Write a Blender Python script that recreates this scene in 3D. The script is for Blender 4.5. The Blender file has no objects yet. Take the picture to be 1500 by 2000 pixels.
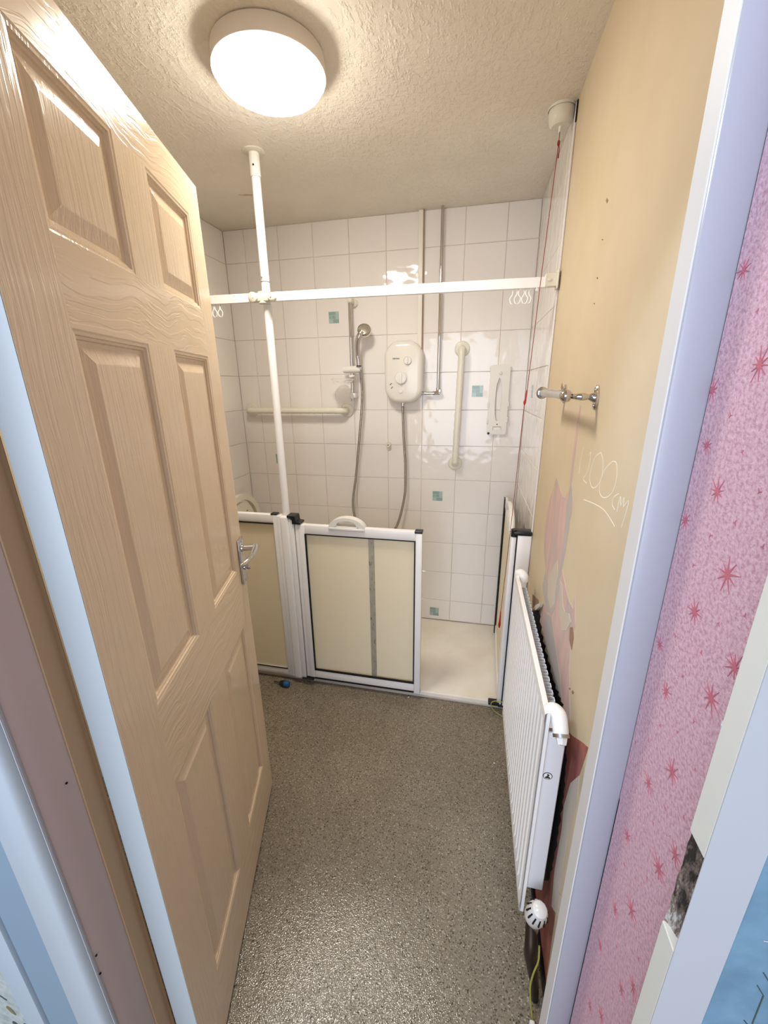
import bpy, bmesh, math, random
from mathutils import Vector, Matrix
random.seed(7)
SC = bpy.context.scene
COL = SC.collection

# ------------------------------------------------------------------ camera
CAM = Vector((1.41121, -2.33238, 1.51328))
R_ = Vector((0.977225, 0.211824, -0.012734))
U_ = Vector((-0.051751, 0.296084, 0.953759))
F_ = Vector((-0.205799, 0.931378, -0.300302))
cd = bpy.data.cameras.new('camera')
cd.sensor_fit = 'HORIZONTAL'; cd.sensor_width = 36.0
cd.lens = 781.567 / 1500 * 36.0
cd.clip_start = 0.02
cam = bpy.data.objects.new('camera', cd)
COL.objects.link(cam)
M = Matrix((R_, U_, -F_)).transposed().to_4x4()
M.translation = CAM
cam.matrix_world = M
SC.camera = cam

# ------------------------------------------------------------------ world, light, exposure
w = bpy.data.worlds.new('world'); SC.world = w; w.use_nodes = True
bg = w.node_tree.nodes['Background']
bg.inputs[0].default_value = (0.62, 0.75, 1.0, 1); bg.inputs[1].default_value = 0.36
SC.view_settings.view_transform = 'Standard'
SC.view_settings.look = 'None'
SC.view_settings.gamma = 1.0
SC.view_settings.use_curve_mapping = False
SC.view_settings.exposure = 0.0

def area_light(name, loc, target, sx, sy, power, color):
    l = bpy.data.lights.new(name, 'AREA'); l.shape = 'RECTANGLE'; l.size = sx; l.size_y = sy
    l.energy = power; l.color = color
    o = bpy.data.objects.new(name, l); COL.objects.link(o)
    o.location = loc
    o.rotation_euler = (Vector(target) - Vector(loc)).to_track_quat('-Z', 'Y').to_euler()
    return o
# daylight from the high window over the stairwell, behind and left of the camera
area_light('stairwell_daylight', (0.50, -2.70, 2.76), (1.6, -1.55, 1.4), 0.30, 0.30, 29, (0.62, 0.78, 1.0))
# landing window behind the photographer, facing the bathroom doorway
area_light('landing_window', (0.95, -4.6, 1.45), (1.15, 0, 0.75), 2.2, 2.2, 82, (0.80, 0.87, 1.0))
LAMP_STRENGTH = 70.0
LAMP_COLOR = (1.0, 0.945, 0.835)

# ------------------------------------------------------------------ materials
def mat(name, base=(.8, .8, .8), rough=.5, metal=0., spec=.5, coat=0., emit=None, trans=0., ior=1.45, alpha=1.):
    m = bpy.data.materials.new(name); m.use_nodes = True
    b = m.node_tree.nodes['Principled BSDF']
    b.inputs['Base Color'].default_value = (*base, 1)
    b.inputs['Roughness'].default_value = rough
    b.inputs['Metallic'].default_value = metal
    b.inputs['Specular IOR Level'].default_value = spec
    b.inputs['Coat Weight'].default_value = coat
    b.inputs['Transmission Weight'].default_value = trans
    b.inputs['IOR'].default_value = ior
    b.inputs['Alpha'].default_value = alpha
    if emit:
        b.inputs['Emission Color'].default_value = (*emit[0], 1)
        b.inputs['Emission Strength'].default_value = emit[1]
    return m

def nd(m, t, **kw):
    n = m.node_tree.nodes.new(t)
    for k, v in kw.items():
        if k in n.inputs: n.inputs[k].default_value = v
        else: setattr(n, k, v)
    return n
def lk(m, a, ao, b, bi): m.node_tree.links.new(a.outputs[ao], b.inputs[bi])
def pb(m): return m.node_tree.nodes['Principled BSDF']
def coords(m, kind='Position', scale=(1, 1, 1), rot=(0, 0, 0)):
    if kind == 'Position':
        g = nd(m, 'ShaderNodeNewGeometry'); src = (g, 'Position')
    else:
        g = nd(m, 'ShaderNodeTexCoord'); src = (g, kind)
    mp = nd(m, 'ShaderNodeMapping')
    mp.inputs['Scale'].default_value = scale
    mp.inputs['Rotation'].default_value = rot
    lk(m, *src, mp, 'Vector')
    return mp
def noise(m, mp, scale, detail=2., rough=.5):
    n = nd(m, 'ShaderNodeTexNoise', Scale=scale, Detail=detail, Roughness=rough)
    lk(m, mp, 'Vector', n, 'Vector'); return n
def bump(m, src, out, strength, dist, nxt=None):
    b = nd(m, 'ShaderNodeBump', Strength=strength, Distance=dist)
    lk(m, src, out, b, 'Height')
    if nxt: lk(m, nxt, 'Normal', b, 'Normal')
    lk(m, b, 'Normal', pb(m), 'Normal'); return b
def ramp(m, src, out, stops):
    r = nd(m, 'ShaderNodeValToRGB')
    e = r.color_ramp.elements
    while len(e) < len(stops): e.new(0.5)
    for i, (p, c) in enumerate(stops):
        e[i].position = p; e[i].color = (*c, 1)
    lk(m, src, out, r, 'Fac'); return r
def mixc(m, fac, a, b, mode='MIX'):
    x = nd(m, 'ShaderNodeMix', data_type='RGBA', blend_type=mode)
    for sock, v in ((x.inputs['Factor'], fac), (x.inputs['A'], a), (x.inputs['B'], b)):
        pass
    def put(sockname, v):
        s = [q for q in x.inputs if q.name == sockname and (q.type == 'RGBA' or sockname == 'Factor')]
        s = s[0] if sockname != 'Factor' else x.inputs[0]
        if isinstance(v, tuple) and hasattr(v[0], 'outputs'): m.node_tree.links.new(v[0].outputs[v[1]], s)
        elif sockname == 'Factor': s.default_value = v
        else: s.default_value = (*v, 1)
    put('Factor', fac); put('A', a); put('B', b)
    return x
def mixout(x): return [i for i, o in enumerate(x.outputs) if o.type == 'RGBA'][0]

# tiles: glossy white ceramic with a gently dimpled glaze
TILE = mat('tile_glaze', (.77, .71, .665), .07, coat=.0)
mp = coords(TILE); n1 = noise(TILE, mp, 17, 1.0, .4); bump(TILE, n1, 'Fac', .62, .004)
n2 = noise(TILE, mp, 1.6, 2); rr = ramp(TILE, n2, 'Fac', [(.3, (.84, .785, .74)), (.75, (.88, .835, .79))])
lk(TILE, rr, 'Color', pb(TILE), 'Base Color')
GROUT = mat('grout', (.56, .44, .36), .9)
mp = coords(GROUT); n1 = noise(GROUT, mp, 5, 3)
rr = ramp(GROUT, n1, 'Fac', [(.35, (.60, .49, .41)), (.65, (.74, .66, .60))]); lk(GROUT, rr, 'Color', pb(GROUT), 'Base Color')
MOS_A = mat('mosaic_green', (.28, .40, .37), .15)
MOS_B = mat('mosaic_pale_green', (.42, .54, .51), .15)
MOS_C = mat('mosaic_grey_green', (.34, .44, .43), .15)

# textured ceiling
CEIL = mat('textured_ceiling_paint', (.75, .67, .565), .55)
mp = coords(CEIL, scale=(1, .55, 1)); n1 = noise(CEIL, mp, 95, 3, .6)
cr = ramp(CEIL, n1, 'Fac', [(.48, (0, 0, 0)), (.66, (1, 1, 1))])
b1 = bump(CEIL, cr, 'Color', .42, .004)
mp2 = coords(CEIL); n2 = noise(CEIL, mp2, 28, 3, .6); bump(CEIL, n2, 'Fac', .35, .01, b1)
n3 = noise(CEIL, mp2, 3.0, 4); c3 = ramp(CEIL, n3, 'Fac', [(.35, (.82, .745, .63)), (.65, (.89, .815, .70))])
lk(CEIL, c3, 'Color', pb(CEIL), 'Base Color')

YELLOW = mat('cream_wall_paint', (.66, .54, .36), .6)
mp = coords(YELLOW); n1 = noise(YELLOW, mp, 2.4, 4, .6)
rr = ramp(YELLOW, n1, 'Fac', [(.3, (.63, .505, .325)), (.7, (.70, .58, .41))]); lk(YELLOW, rr, 'Color', pb(YELLOW), 'Base Color')
n2 = noise(YELLOW, mp, 60, 3); bump(YELLOW, n2, 'Fac', .12, .002)
PEEL_PINK = mat('old_pink_paint', (.62, .37, .34), .75)
mp = coords(PEEL_PINK, scale=(1, 1, .25)); n1 = noise(PEEL_PINK, mp, 22, 4, .6)
rr = ramp(PEEL_PINK, n1, 'Fac', [(.38, (.52, .43, .39)), (.5, (.64, .44, .39)), (.7, (.69, .49, .44))]); lk(PEEL_PINK, rr, 'Color', pb(PEEL_PINK), 'Base Color')
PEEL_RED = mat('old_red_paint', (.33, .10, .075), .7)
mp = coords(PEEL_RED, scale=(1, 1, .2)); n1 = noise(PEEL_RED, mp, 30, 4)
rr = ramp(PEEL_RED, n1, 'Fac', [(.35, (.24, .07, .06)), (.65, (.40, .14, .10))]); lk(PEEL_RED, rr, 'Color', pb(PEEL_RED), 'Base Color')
PEEL_GREY = mat('bare_grey_plaster', (.50, .44, .40), .85)
PEEL_BEIGE = mat('old_beige_paint', (.60, .52, .42), .8)
PEEL_BROWN = mat('brown_scuff', (.34, .20, .12), .8)
CHALK = mat('chalk', (.84, .76, .62), .95)

def wood_mat(name, axis):
    m = mat(name, (.74, .575, .405), .17, spec=.5)
    sc = (60, 60, 1.6) if axis == 'z' else (1.6, 60, 34)
    mp = coords(m, 'Object', scale=(1, 1, 1))
    dist = noise(m, mp, 3.2 if axis == 'z' else 5.0, 2)
    mp3 = coords(m, 'Object', scale=sc)
    add = nd(m, 'ShaderNodeMixRGB'); add.blend_type = 'ADD'
    add.inputs['Fac'].default_value = 2.6 if axis != 'z' else 1.0
    add.use_clamp = False
    lk(m, mp3, 'Vector', add, 'Color1'); lk(m, dist, 'Color', add, 'Color2')
    mul = nd(m, 'ShaderNodeVectorMath'); mul.operation = 'MULTIPLY'
    mul.inputs[1].default_value = (2.2, 2.2, 1) if axis == 'z' else (1, 1, 3.6)
    lk(m, dist, 'Color', mul, 0)
    ad = nd(m, 'ShaderNodeVectorMath'); ad.operation = 'ADD'
    lk(m, mp3, 'Vector', ad, 0); lk(m, mul, 'Vector', ad, 1)
    n = nd(m, 'ShaderNodeTexNoise', Scale=2.3 if axis == 'z' else 3.0, Detail=2., Roughness=.5)
    lk(m, ad, 'Vector', n, 'Vector')
    r = ramp(m, n, 'Fac', [(.46, (0, 0, 0)), (.54, (1, 1, 1))])
    bump(m, r, 'Color', .28, .0010)
    return m
GRAIN_V = wood_mat('door_paint_upright_grain', 'z')
GRAIN_H = wood_mat('door_paint_level_grain', 'x')
DOOR_PLAIN = mat('door_moulding_paint', (.74, .575, .405), .16)
DOOR_EDGE = mat('door_edge_daylit_blue', (.50, .545, .56), .35)  # cool daylight on the hinge edge is put into this blue-white
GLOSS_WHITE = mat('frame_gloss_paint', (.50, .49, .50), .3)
mp = coords(GLOSS_WHITE); n1 = noise(GLOSS_WHITE, mp, 30, 3); bump(GLOSS_WHITE, n1, 'Fac', .08, .002)
FRAME_TAN = mat('frame_cream_paint', (.72, .60, .52), .35)
mp = coords(FRAME_TAN); n1 = noise(FRAME_TAN, mp, 14, 3); bump(FRAME_TAN, n1, 'Fac', .12, .003)
FRAME_BLUE = mat('frame_pale_blue_paint', (.70, .76, .86), .3)

FLOOR = mat('speckled_safety_vinyl', (.19, .165, .14), .13, spec=.65)
mp = coords(FLOOR)
v1 = nd(FLOOR, 'ShaderNodeTexVoronoi', Scale=330.); lk(FLOOR, mp, 'Vector', v1, 'Vector')
v1.inputs['Randomness'].default_value = 1
sep = nd(FLOOR, 'ShaderNodeSeparateColor'); lk(FLOOR, v1, 'Color', sep, 'Color')
rr = ramp(FLOOR, sep, 'Red', [(.0, (.07, .055, .042)), (.07, (.185, .155, .112)), (.30, (.235, .200, .148)), (.72, (.27, .232, .176)), (.95, (.44, .39, .31))])
rr.color_ramp.interpolation = 'CONSTANT'
nb = noise(FLOOR, mp, 2.2, 4, .6); rb = ramp(FLOOR, nb, 'Fac', [(.3, (.80, .77, .73)), (.7, (1.08, 1.06, 1.05))])
mx = mixc(FLOOR, 1.0, (rr, 'Color'), (rb, 'Color'), 'MULTIPLY')
lk(FLOOR, mx, mixout(mx), pb(FLOOR), 'Base Color')
v2 = nd(FLOOR, 'ShaderNodeTexVoronoi', Scale=300.); lk(FLOOR, mp, 'Vector', v2, 'Vector')
bf = bump(FLOOR, v2, 'Distance', .6, .0007)
nb2 = noise(FLOOR, mp, 160, 2); bump(FLOOR, nb2, 'Fac', .5, .0011, bf)

TRAY = mat('shower_tray_acrylic', (.86, .79, .69), .3)
mp = coords(TRAY); n1 = noise(TRAY, mp, 4, 5, .65)
rr = ramp(TRAY, n1, 'Fac', [(.3, (.86, .78, .66)), (.55, (.93, .87, .77)), (.8, (.95, .91, .84))]); lk(TRAY, rr, 'Color', pb(TRAY), 'Base Color')
n2 = noise(TRAY, mp, 140, 2); bump(TRAY, n2, 'Fac', .1, .001)
WHITE_ALU = mat('white_powder_coat', (.91, .885, .875), .28)
WHITE_PL = mat('white_plastic', (.82, .79, .74), .25)
CREAM_PL = mat('cream_plastic', (.76, .71, .59), .3)
GRAB_PL = mat('grab_rail_plastic', (.79, .75, .63), .25)
BLACK = mat('black_plastic', (.012, .012, .013), .35)
CHROME = mat('chrome', (.60, .58, .57), .07, 1.)
STEEL = mat('brushed_steel', (.52, .50, .47), .38, 1.)
HOSE = mat('metal_hose', (.34, .31, .28), .33, .9)
mp = coords(HOSE); wv = nd(HOSE, 'ShaderNodeTexWave', Scale=60.); wv.bands_direction = 'Z'; lk(HOSE, mp, 'Vector', wv, 'Vector'); bump(HOSE, wv, 'Fac', .6, .002)
CLEAR = mat('clear_acrylic', (.93, .93, .90), .06, trans=.92, ior=1.3)
FROST = mat('frosted_acrylic', (.98, .88, .66), .45, trans=.18, ior=1.2)
mp = coords(FROST); n1 = noise(FROST, mp, 350, 2); bump(FROST, n1, 'Fac', .15, .001)
LAMP_BODY = mat('lamp_body', (.83, .76, .69), .3)
LAMP_GLOW = mat('lamp_diffuser', (.9, .9, .9), .4, emit=(LAMP_COLOR, LAMP_STRENGTH))
RAD_WHITE = mat('radiator_enamel', (.92, .89, .86), .32)
RAD_FIN = mat('radiator_fin', (.80, .81, .83), .4)
DARK = mat('dark_void', (.006, .005, .005), .9)
RED = mat('red_cord', (.25, .035, .02), .7)
RED_PL = mat('red_plastic', (.45, .02, .02), .4)
BLUE_PL = mat('blue_plastic', (.01, .10, .30), .4)
WIRE = mat('green_yellow_wire', (.36, .33, .06), .5)
COPPER = mat('tarnished_copper_pipe', (.05, .032, .022), .4, .6)
LEAD = mat('thin_print_black', (.03, .03, .03), .6)
CRUMB = mat('plaster_crumb', (.85, .75, .62), .9)

PINK = mat('pink_star_wallpaper', (.66, .42, .47), .7)
mp = coords(PINK, scale=(1, 1, 1)); n1 = noise(PINK, mp, 240, 3, .6)
rr = ramp(PINK, n1, 'Fac', [(.36, (.50, .27, .33)), (.5, (.62, .38, .44)), (.66, (.70, .46, .51))])
lk(PINK, rr, 'Color', pb(PINK), 'Base Color'); bump(PINK, n1, 'Fac', .5, .002)
STAR = mat('wallpaper_star_print', (.52, .145, .185), .7)
BLUEWALL = mat('shaded_blue_wallpaper', (.16, .27, .36), .7)  # pale wallpaper in shade, the blue shade put into its colour
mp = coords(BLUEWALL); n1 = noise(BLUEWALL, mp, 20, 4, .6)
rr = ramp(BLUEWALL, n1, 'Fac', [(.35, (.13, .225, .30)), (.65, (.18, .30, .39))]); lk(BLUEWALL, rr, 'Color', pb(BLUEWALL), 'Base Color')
FLORAL = mat('leafy_wallpaper', (.62, .64, .60), .8)
mp = coords(FLORAL); n1 = noise(FLORAL, mp, 60, 4, .6)
rr = ramp(FLORAL, n1, 'Fac', [(.35, (.32, .34, .31)), (.65, (.46, .48, .45))]); lk(FLORAL, rr, 'Color', pb(FLORAL), 'Base Color')
LEAF_OLIVE = mat('printed_olive_leaf', (.20, .17, .07), .8)
LEAF_DARK = mat('printed_dark_leaf', (.06, .08, .07), .8)
RAW = mat('splintered_wood', (.30, .22, .16), .85)
mp = coords(RAW, scale=(1, 1, .3)); n1 = noise(RAW, mp, 90, 4, .7)
rr = ramp(RAW, n1, 'Fac', [(.42, (.03, .02, .015)), (.55, (.22, .16, .12)), (.66, (.62, .58, .53))]); lk(RAW, rr, 'Color', pb(RAW), 'Base Color'); bump(RAW, n1, 'Fac', 1., .006)
PLASTER = mat('plain_plaster', (.70, .66, .60), .8)

# ------------------------------------------------------------------ mesh helpers
class MB:
    def __init__(s): s.bm = bmesh.new()
    def box(s, a, b, bev=0., seg=1, M=None):
        a = Vector(a); b = Vector(b)
        t = bmesh.new(); bmesh.ops.create_cube(t, size=1)
        c = (a + b) / 2; d = b - a
        for v in t.verts: v.co = Vector((v.co.x * d.x, v.co.y * d.y, v.co.z * d.z)) + c
        if bev > 0: bmesh.ops.bevel(t, geom=t.edges[:], offset=bev, segments=seg, affect='EDGES', profile=.5)
        s._add(t, M); return s
    def _add(s, t, M=None):
        if M is not None: bmesh.ops.transform(t, matrix=M, verts=t.verts)
        me = bpy.data.meshes.new('tmp'); t.to_mesh(me); t.free(); s.bm.from_mesh(me); bpy.data.meshes.remove(me)
    def tube(s, pts, r, seg=12, caps=True, smooth=0):
        pts = [Vector(p) for p in pts]
        if smooth:
            q = []
            P = [pts[0]] + pts + [pts[-1]]
            for i in range(1, len(P) - 2):
                for k in range(smooth):
                    t = k / smooth; p0, p1, p2, p3 = P[i - 1], P[i], P[i + 1], P[i + 2]
                    q.append(.5 * ((2 * p1) + (-p0 + p2) * t + (2 * p0 - 5 * p1 + 4 * p2 - p3) * t * t + (-p0 + 3 * p1 - 3 * p2 + p3) * t ** 3))
            q.append(pts[-1]); 
            if isinstance(r, (list, tuple)):
                rr = []
                for i in range(len(r) - 1):
                    for k in range(smooth): rr.append(r[i] + (r[i + 1] - r[i]) * k / smooth)
                rr.append(r[-1]); r = rr
            pts = q
        if not isinstance(r, (list, tuple)): r = [r] * len(pts)
        bm = s.bm; rings = []; up = None
        for i, p in enumerate(pts):
            d = (pts[min(i + 1, len(pts) - 1)] - pts[max(i - 1, 0)])
            if d.length < 1e-9: d = Vector((0, 0, 1))
            d.normalize()
            if up is None: up = Vector((0, 0, 1)) if abs(d.z) < .9 else Vector((1, 0, 0))
            u = (up - d * up.dot(d)).normalized(); v = d.cross(u); up = u
            rings.append([bm.verts.new(p + (u * math.cos(a) + v * math.sin(a)) * r[i]) for a in [2 * math.pi * k / seg for k in range(seg)]])
        for A, B in zip(rings, rings[1:]):
            for k in range(seg): bm.faces.new((A[k], A[(k + 1) % seg], B[(k + 1) % seg], B[k]))
        if caps: bm.faces.new(rings[0][::-1]); bm.faces.new(rings[-1])
        return s
    def lathe(s, prof, M=None, seg=32, cap=True):
        # prof: (radius, height) list about local z
        t = bmesh.new(); rings = []
        for r, h in prof:
            if r < 1e-6: rings.append([t.verts.new((0, 0, h))])
            else: rings.append([t.verts.new((r * math.cos(2 * math.pi * k / seg), r * math.sin(2 * math.pi * k / seg), h)) for k in range(seg)])
        for A, B in zip(rings, rings[1:]):
            for k in range(seg):
                k2 = (k + 1) % seg
                if len(A) == 1 and len(B) == 1: continue
                if len(A) == 1: t.faces.new((A[0], B[k2], B[k]))
                elif len(B) == 1: t.faces.new((A[k], A[k2], B[0]))
                else: t.faces.new((A[k], A[k2], B[k2], B[k]))
        if cap:
            if len(rings[0]) > 1: t.faces.new(rings[0][::-1])
            if len(rings[-1]) > 1: t.faces.new(rings[-1])
        bmesh.ops.recalc_face_normals(t, faces=t.faces)
        s._add(t, M); return s
    def prism(s, poly, h0, h1, axis='z', M=None, bev=0., seg=1):
        # poly 2d; extruded along axis. axis z:(x,y) y:(x,z) x:(y,z)
        def P(a, b, h): return {'z': (a, b, h), 'y': (a, h, b), 'x': (h, a, b)}[axis]
        t = bmesh.new()
        A = [t.verts.new(P(a, b, h0)) for a, b in poly]; B = [t.verts.new(P(a, b, h1)) for a, b in poly]
        n = len(poly)
        t.faces.new(A); f2 = t.faces.new(B[::-1])
        for k in range(n): t.faces.new((A[k], B[k], B[(k + 1) % n], A[(k + 1) % n]))
        bmesh.ops.recalc_face_normals(t, faces=t.faces)
        if bev > 0:
            es = [e for e in t.edges if all(v in set(A) for v in e.verts)]
            bmesh.ops.bevel(t, geom=es, offset=bev, segments=seg, affect='EDGES', profile=.5)
        s._add(t, M); return s
    def build(s, name, m, parent=None, smooth=True, loc=None, angle=35):
        bmesh.ops.remove_doubles(s.bm, verts=s.bm.verts, dist=1e-6)
        me = bpy.data.meshes.new(name)
        if loc is not None: bmesh.ops.translate(s.bm, verts=s.bm.verts, vec=-Vector(loc))
        s.bm.to_mesh(me); s.bm.free()
        me.materials.append(m)
        if smooth:
            me.shade_smooth(); me.set_sharp_from_angle(angle=math.radians(angle))
        o = bpy.data.objects.new(name, me); COL.objects.link(o)
        if loc is not None: o.location = loc
        if parent is not None:
            o.parent = parent
            bpy_parents.append(o)
        return o
bpy_parents = []
def tag(o, label=None, cat=None, group=None, kind=None):
    if label: o['label'] = label
    if cat: o['category'] = cat
    if group: o['group'] = group
    if kind: o['kind'] = kind
    return o
def thing(name, loc, label, cat, group=None, kind=None, rotz=0.):
    o = bpy.data.objects.new(name, None); o.empty_display_size = .05
    COL.objects.link(o); o.location = loc; o.rotation_euler = (0, 0, rotz)
    return tag(o, label, cat, group, kind)
def local(root):   # world coordinates -> builder for a root placed without rotation
    return Matrix.Translation(-Vector(root.location))
def part(mb, name, m, root, **kw):
    # geometry given in world coordinates; root has no rotation
    bmesh.ops.translate(mb.bm, verts=mb.bm.verts, vec=-wloc(root))
    return mb.build(name, m, root, **kw)
def wloc(o):
    v = Vector(o.location)
    while o.parent: o = o.parent; v += Vector(o.location)
    return v
def rotx(a): return Matrix.Rotation(a, 4, 'X')
def roty(a): return Matrix.Rotation(a, 4, 'Y')
def at(p, R=None):
    return Matrix.Translation(Vector(p)) @ (R if R is not None else Matrix.Identity(4))
TOY = rotx(math.pi / 2)      # local z -> -y (faces the room from the back wall)
TOX = roty(-math.pi / 2)     # local z -> -x (faces the room from the right wall)

# ------------------------------------------------------------------ room shell
W, H, PT = 1.676, 2.342, .2
XC0 = .125
def row_z(r): return 2.18 - .2 * r
COLS = [0.] + [XC0 + .2002 * c for c in range(8)] + [W]
ROWS = [H - .001] + [row_z(r) for r in range(11)] + [.0365]
TRAY_Z = .036

floor = MB().box((-.1, -2.95, -.05), (2.2, .05, 0)).build('floor', FLOOR, smooth=False)
tag(floor, 'grey speckled non-slip vinyl floor of bathroom and landing', 'floor', kind='structure')
ceiling = MB().box((-.1, -1.97, H), (1.80, .1, H + .1)).build('ceiling', CEIL, smooth=False)
tag(ceiling, 'beige stippled ceiling over the bathroom', 'ceiling', kind='structure')
# small scrape in the ceiling paint
part(MB().prism([(.327, -.372), (.352, -.366), (.36, -.372), (.393, -.358), (.39, -.352), (.35, -.358)], H - .0012, H + .001), 'scrape', PEEL_PINK, ceiling, smooth=False)

wall_back = MB().box((-.1, .003, 0), (W + .1, .103, H)).build('wall_back', GROUT, smooth=False)
tag(wall_back, 'back wall of white square tiles behind the shower', 'wall', kind='structure')
wall_left = MB().box((-.103, -1.97, 0), (-.003, .003, H)).build('wall_left', GROUT, smooth=False)
tag(wall_left, 'left wall with white tiles beyond the open door', 'wall', kind='structure')
MB().box((-.003, -1.97, 0), (.0, -.806, H)).build('plaster_skin', YELLOW, wall_left, smooth=False)
# right wall: tiled at the shower, cream plaster towards the door
wall_right = MB().box((W + .003, -.695, 0), (W + .103, .003, H)).build('wall_right', GROUT, smooth=False)
tag(wall_right, 'right wall, tiled at the shower then peeling cream paint', 'wall', kind='structure')
plaster = MB().box((W, -1.83, 0), (W + .1, -.695, H)).build('plaster_skin', YELLOW, wall_right, smooth=False)
tag(plaster, 'cream painted plaster with peeling patches')

def tile_mesh(w, h, d=.0075, bev=.0016):
    # front face towards -y, lower left corner at origin
    bm = bmesh.new()
    def q(x0, z0, x1, z1, y): return [bm.verts.new(p) for p in ((x0, y, z0), (x1, y, z0), (x1, y, z1), (x0, y, z1))]
    A = q(0, 0, w, h, d); B = q(0, 0, w, h, bev); C = q(bev, bev, w - bev, h - bev, 0)
    for P, Q in ((A, B), (B, C)):
        for k in range(4): bm.faces.new((P[k], P[(k + 1) % 4], Q[(k + 1) % 4], Q[k]))
    bm.faces.new(C); bmesh.ops.recalc_face_normals(bm, faces=bm.faces)
    me = bpy.data.meshes.new('tile'); bm.to_mesh(me); bm.free(); me.materials.append(TILE)
    return me
TM = {}
GAP = .0021
tiles = {}
def put_tile(wall, M, u0, u1, z0, z1, key):
    w_, h_ = round(u1 - u0 - GAP, 4), round(z1 - z0 - GAP, 4)
    if (w_, h_) not in TM: TM[(w_, h_)] = tile_mesh(w_, h_)
    o = bpy.data.objects.new('tile', TM[(w_, h_)]); COL.objects.link(o); o.parent = wall
    j = random.uniform(-.0003, .0003)
    o.matrix_local = M @ Matrix.Translation((u0 + GAP / 2, j, z0 + GAP / 2))
    tiles[key] = o; return o
for i in range(len(COLS) - 1):
    for j in range(len(ROWS) - 1):
        put_tile(wall_back, Matrix.Identity(4), COLS[i], COLS[i + 1], ROWS[j + 1], ROWS[j], ('b', i, j))
RC = [0, .2, .4, .6, .68]
LCN = [0, .2, .4, .6, .8]
for i in range(4):
    for j in range(len(ROWS) - 1):
        # right wall: faces -x ; left wall: faces +x
        Mr = Matrix.Translation((W, 0, 0)) @ Matrix.Rotation(-math.pi / 2, 4, 'Z')
        put_tile(wall_right, Mr, RC[i] + .0005, RC[i + 1], ROWS[j + 1], ROWS[j], ('r', i, j))
        Ml = Matrix.Translation((0, -.8, 0)) @ Matrix.Rotation(math.pi / 2, 4, 'Z')
        put_tile(wall_left, Ml, .8 - LCN[i + 1], .8 - LCN[i] - .0005, ROWS[j + 1], ROWS[j], ('l', i, j))
def motif(tile, cx, cz):
    # small green mosaic square inlaid in a tile: blocks spiralling round a centre block; tile-local coordinates
    s = .0295
    blocks = [(-s, .012, .010, s, MOS_A), (.012, -.008, s, s, MOS_B), (-.006, -s, s, -.010, MOS_A), (-s, -s, -.008, -.010, MOS_B),
              (-s, -.008, -.012, .010, MOS_C), (-.010, -.008, .010, .010, MOS_A)]
    for (x0, z0, x1, z1, m) in blocks:
        MB().box((cx + x0 + .0006, -.0013, cz + z0 + .0006), (cx + x1 - .0006, .0006, cz + z1 - .0006), .0003).build('mosaic_piece', m, tile, smooth=False)
    MB().box((cx - s, -.0004, cz - s), (cx + s, .0006, cz + s)).build('mosaic_bed', MOS_B, tile, smooth=False)
# (column interval, row interval) of the decorated tiles; i=1 is the first full column, j=1 the first full row
for (i, j) in ((3, 2), (7, 4), (6, 7), (1, 6)): motif(tiles[('b', i, j)], .0988, .0988)
motif(tiles[('b', 6, 11)], .0988, .055)
motif(tiles[('r', 1, 4)], .061, .0988)

# plastic edge strip where tile meets plaster, and shrunken crack beside it
trim = MB().box((W - .006, -.690, .036), (W + .004, -.680, H - .001), .002).build('trim_1', WHITE_PL)
tag(trim, 'slim white edge strip where the right wall tiles stop', 'trim', kind='structure')
crk = MB().prism([(-.6905, H), (-.6955, H), (-.7005, 2.2), (-.6935, 2.0), (-.6945, 1.5), (-.6925, .9), (-.6905, .9)], W - .0006, W + .001, 'x').build('crack', PEEL_BROWN, wall_right, smooth=False)
tag(crk, 'dark crack along the tile edge')
MB().box((W - .004, -.7, H - .055), (W - .0005, -.688, H - .003)).build('gap', DARK, wall_right, smooth=False)

# front wall round the bathroom door (seen from the landing), lintel skewed between the two jambs
wf = MB()
wf.prism([(-.003, -1.972), (.832, -1.972), (.832, -2.05), (-1.2, -2.05), (-1.2, -1.972)], 0, 3.6)
wf.prism([(.83, -1.972), (1.610, -1.806), (1.700, -1.806), (1.700, -1.846), (1.610, -1.846), (.83, -2.05)], 2.0, 3.6)
wf.prism([(1.645, -1.816), (1.78, -1.816), (1.78, -1.850), (1.645, -1.850)], 0, 2.0)
wall_front = wf.build('wall_front', PLASTER, smooth=False)
tag(wall_front, 'partition wall holding the bathroom doorway', 'wall', kind='structure')

# ------------------------------------------------------------------ door frame left jamb (lining, stop, rounded architrave)
fr = thing('trim_2', (.87, -2.0, 0), 'painted left door jamb with nail pricks beside the open door', 'door frame', kind='structure')
part(MB().box((.832, -1.998, 0), (.8738, -1.9708, 2.0), .001), 'rebate', mat('rebate_shade_brown', (.46, .29, .15), .4), fr, smooth=False)  # browner than the lining: shade in the rebate put into its colour
part(MB().prism([(.8705, -1.9712), (.8705, -1.9740), (.8808, -1.9722), (.8808, -1.9714)], 0, 2.0), 'gap_strip', mat('gap_shade_brown', (.20, .11, .05), .6), fr, smooth=False)  # added dark brown strip that reads as the shaded gap behind the door
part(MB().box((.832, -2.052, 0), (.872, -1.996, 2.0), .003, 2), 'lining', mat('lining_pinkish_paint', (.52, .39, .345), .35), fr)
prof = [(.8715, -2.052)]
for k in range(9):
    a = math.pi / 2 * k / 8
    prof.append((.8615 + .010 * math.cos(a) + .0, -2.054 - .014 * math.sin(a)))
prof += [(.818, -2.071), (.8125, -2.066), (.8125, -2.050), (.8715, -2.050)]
part(MB().prism(prof, 0, 2.06), 'architrave', mat('architrave_white_gloss', (.46, .49, .51), .35), fr, angle=50)
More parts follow.
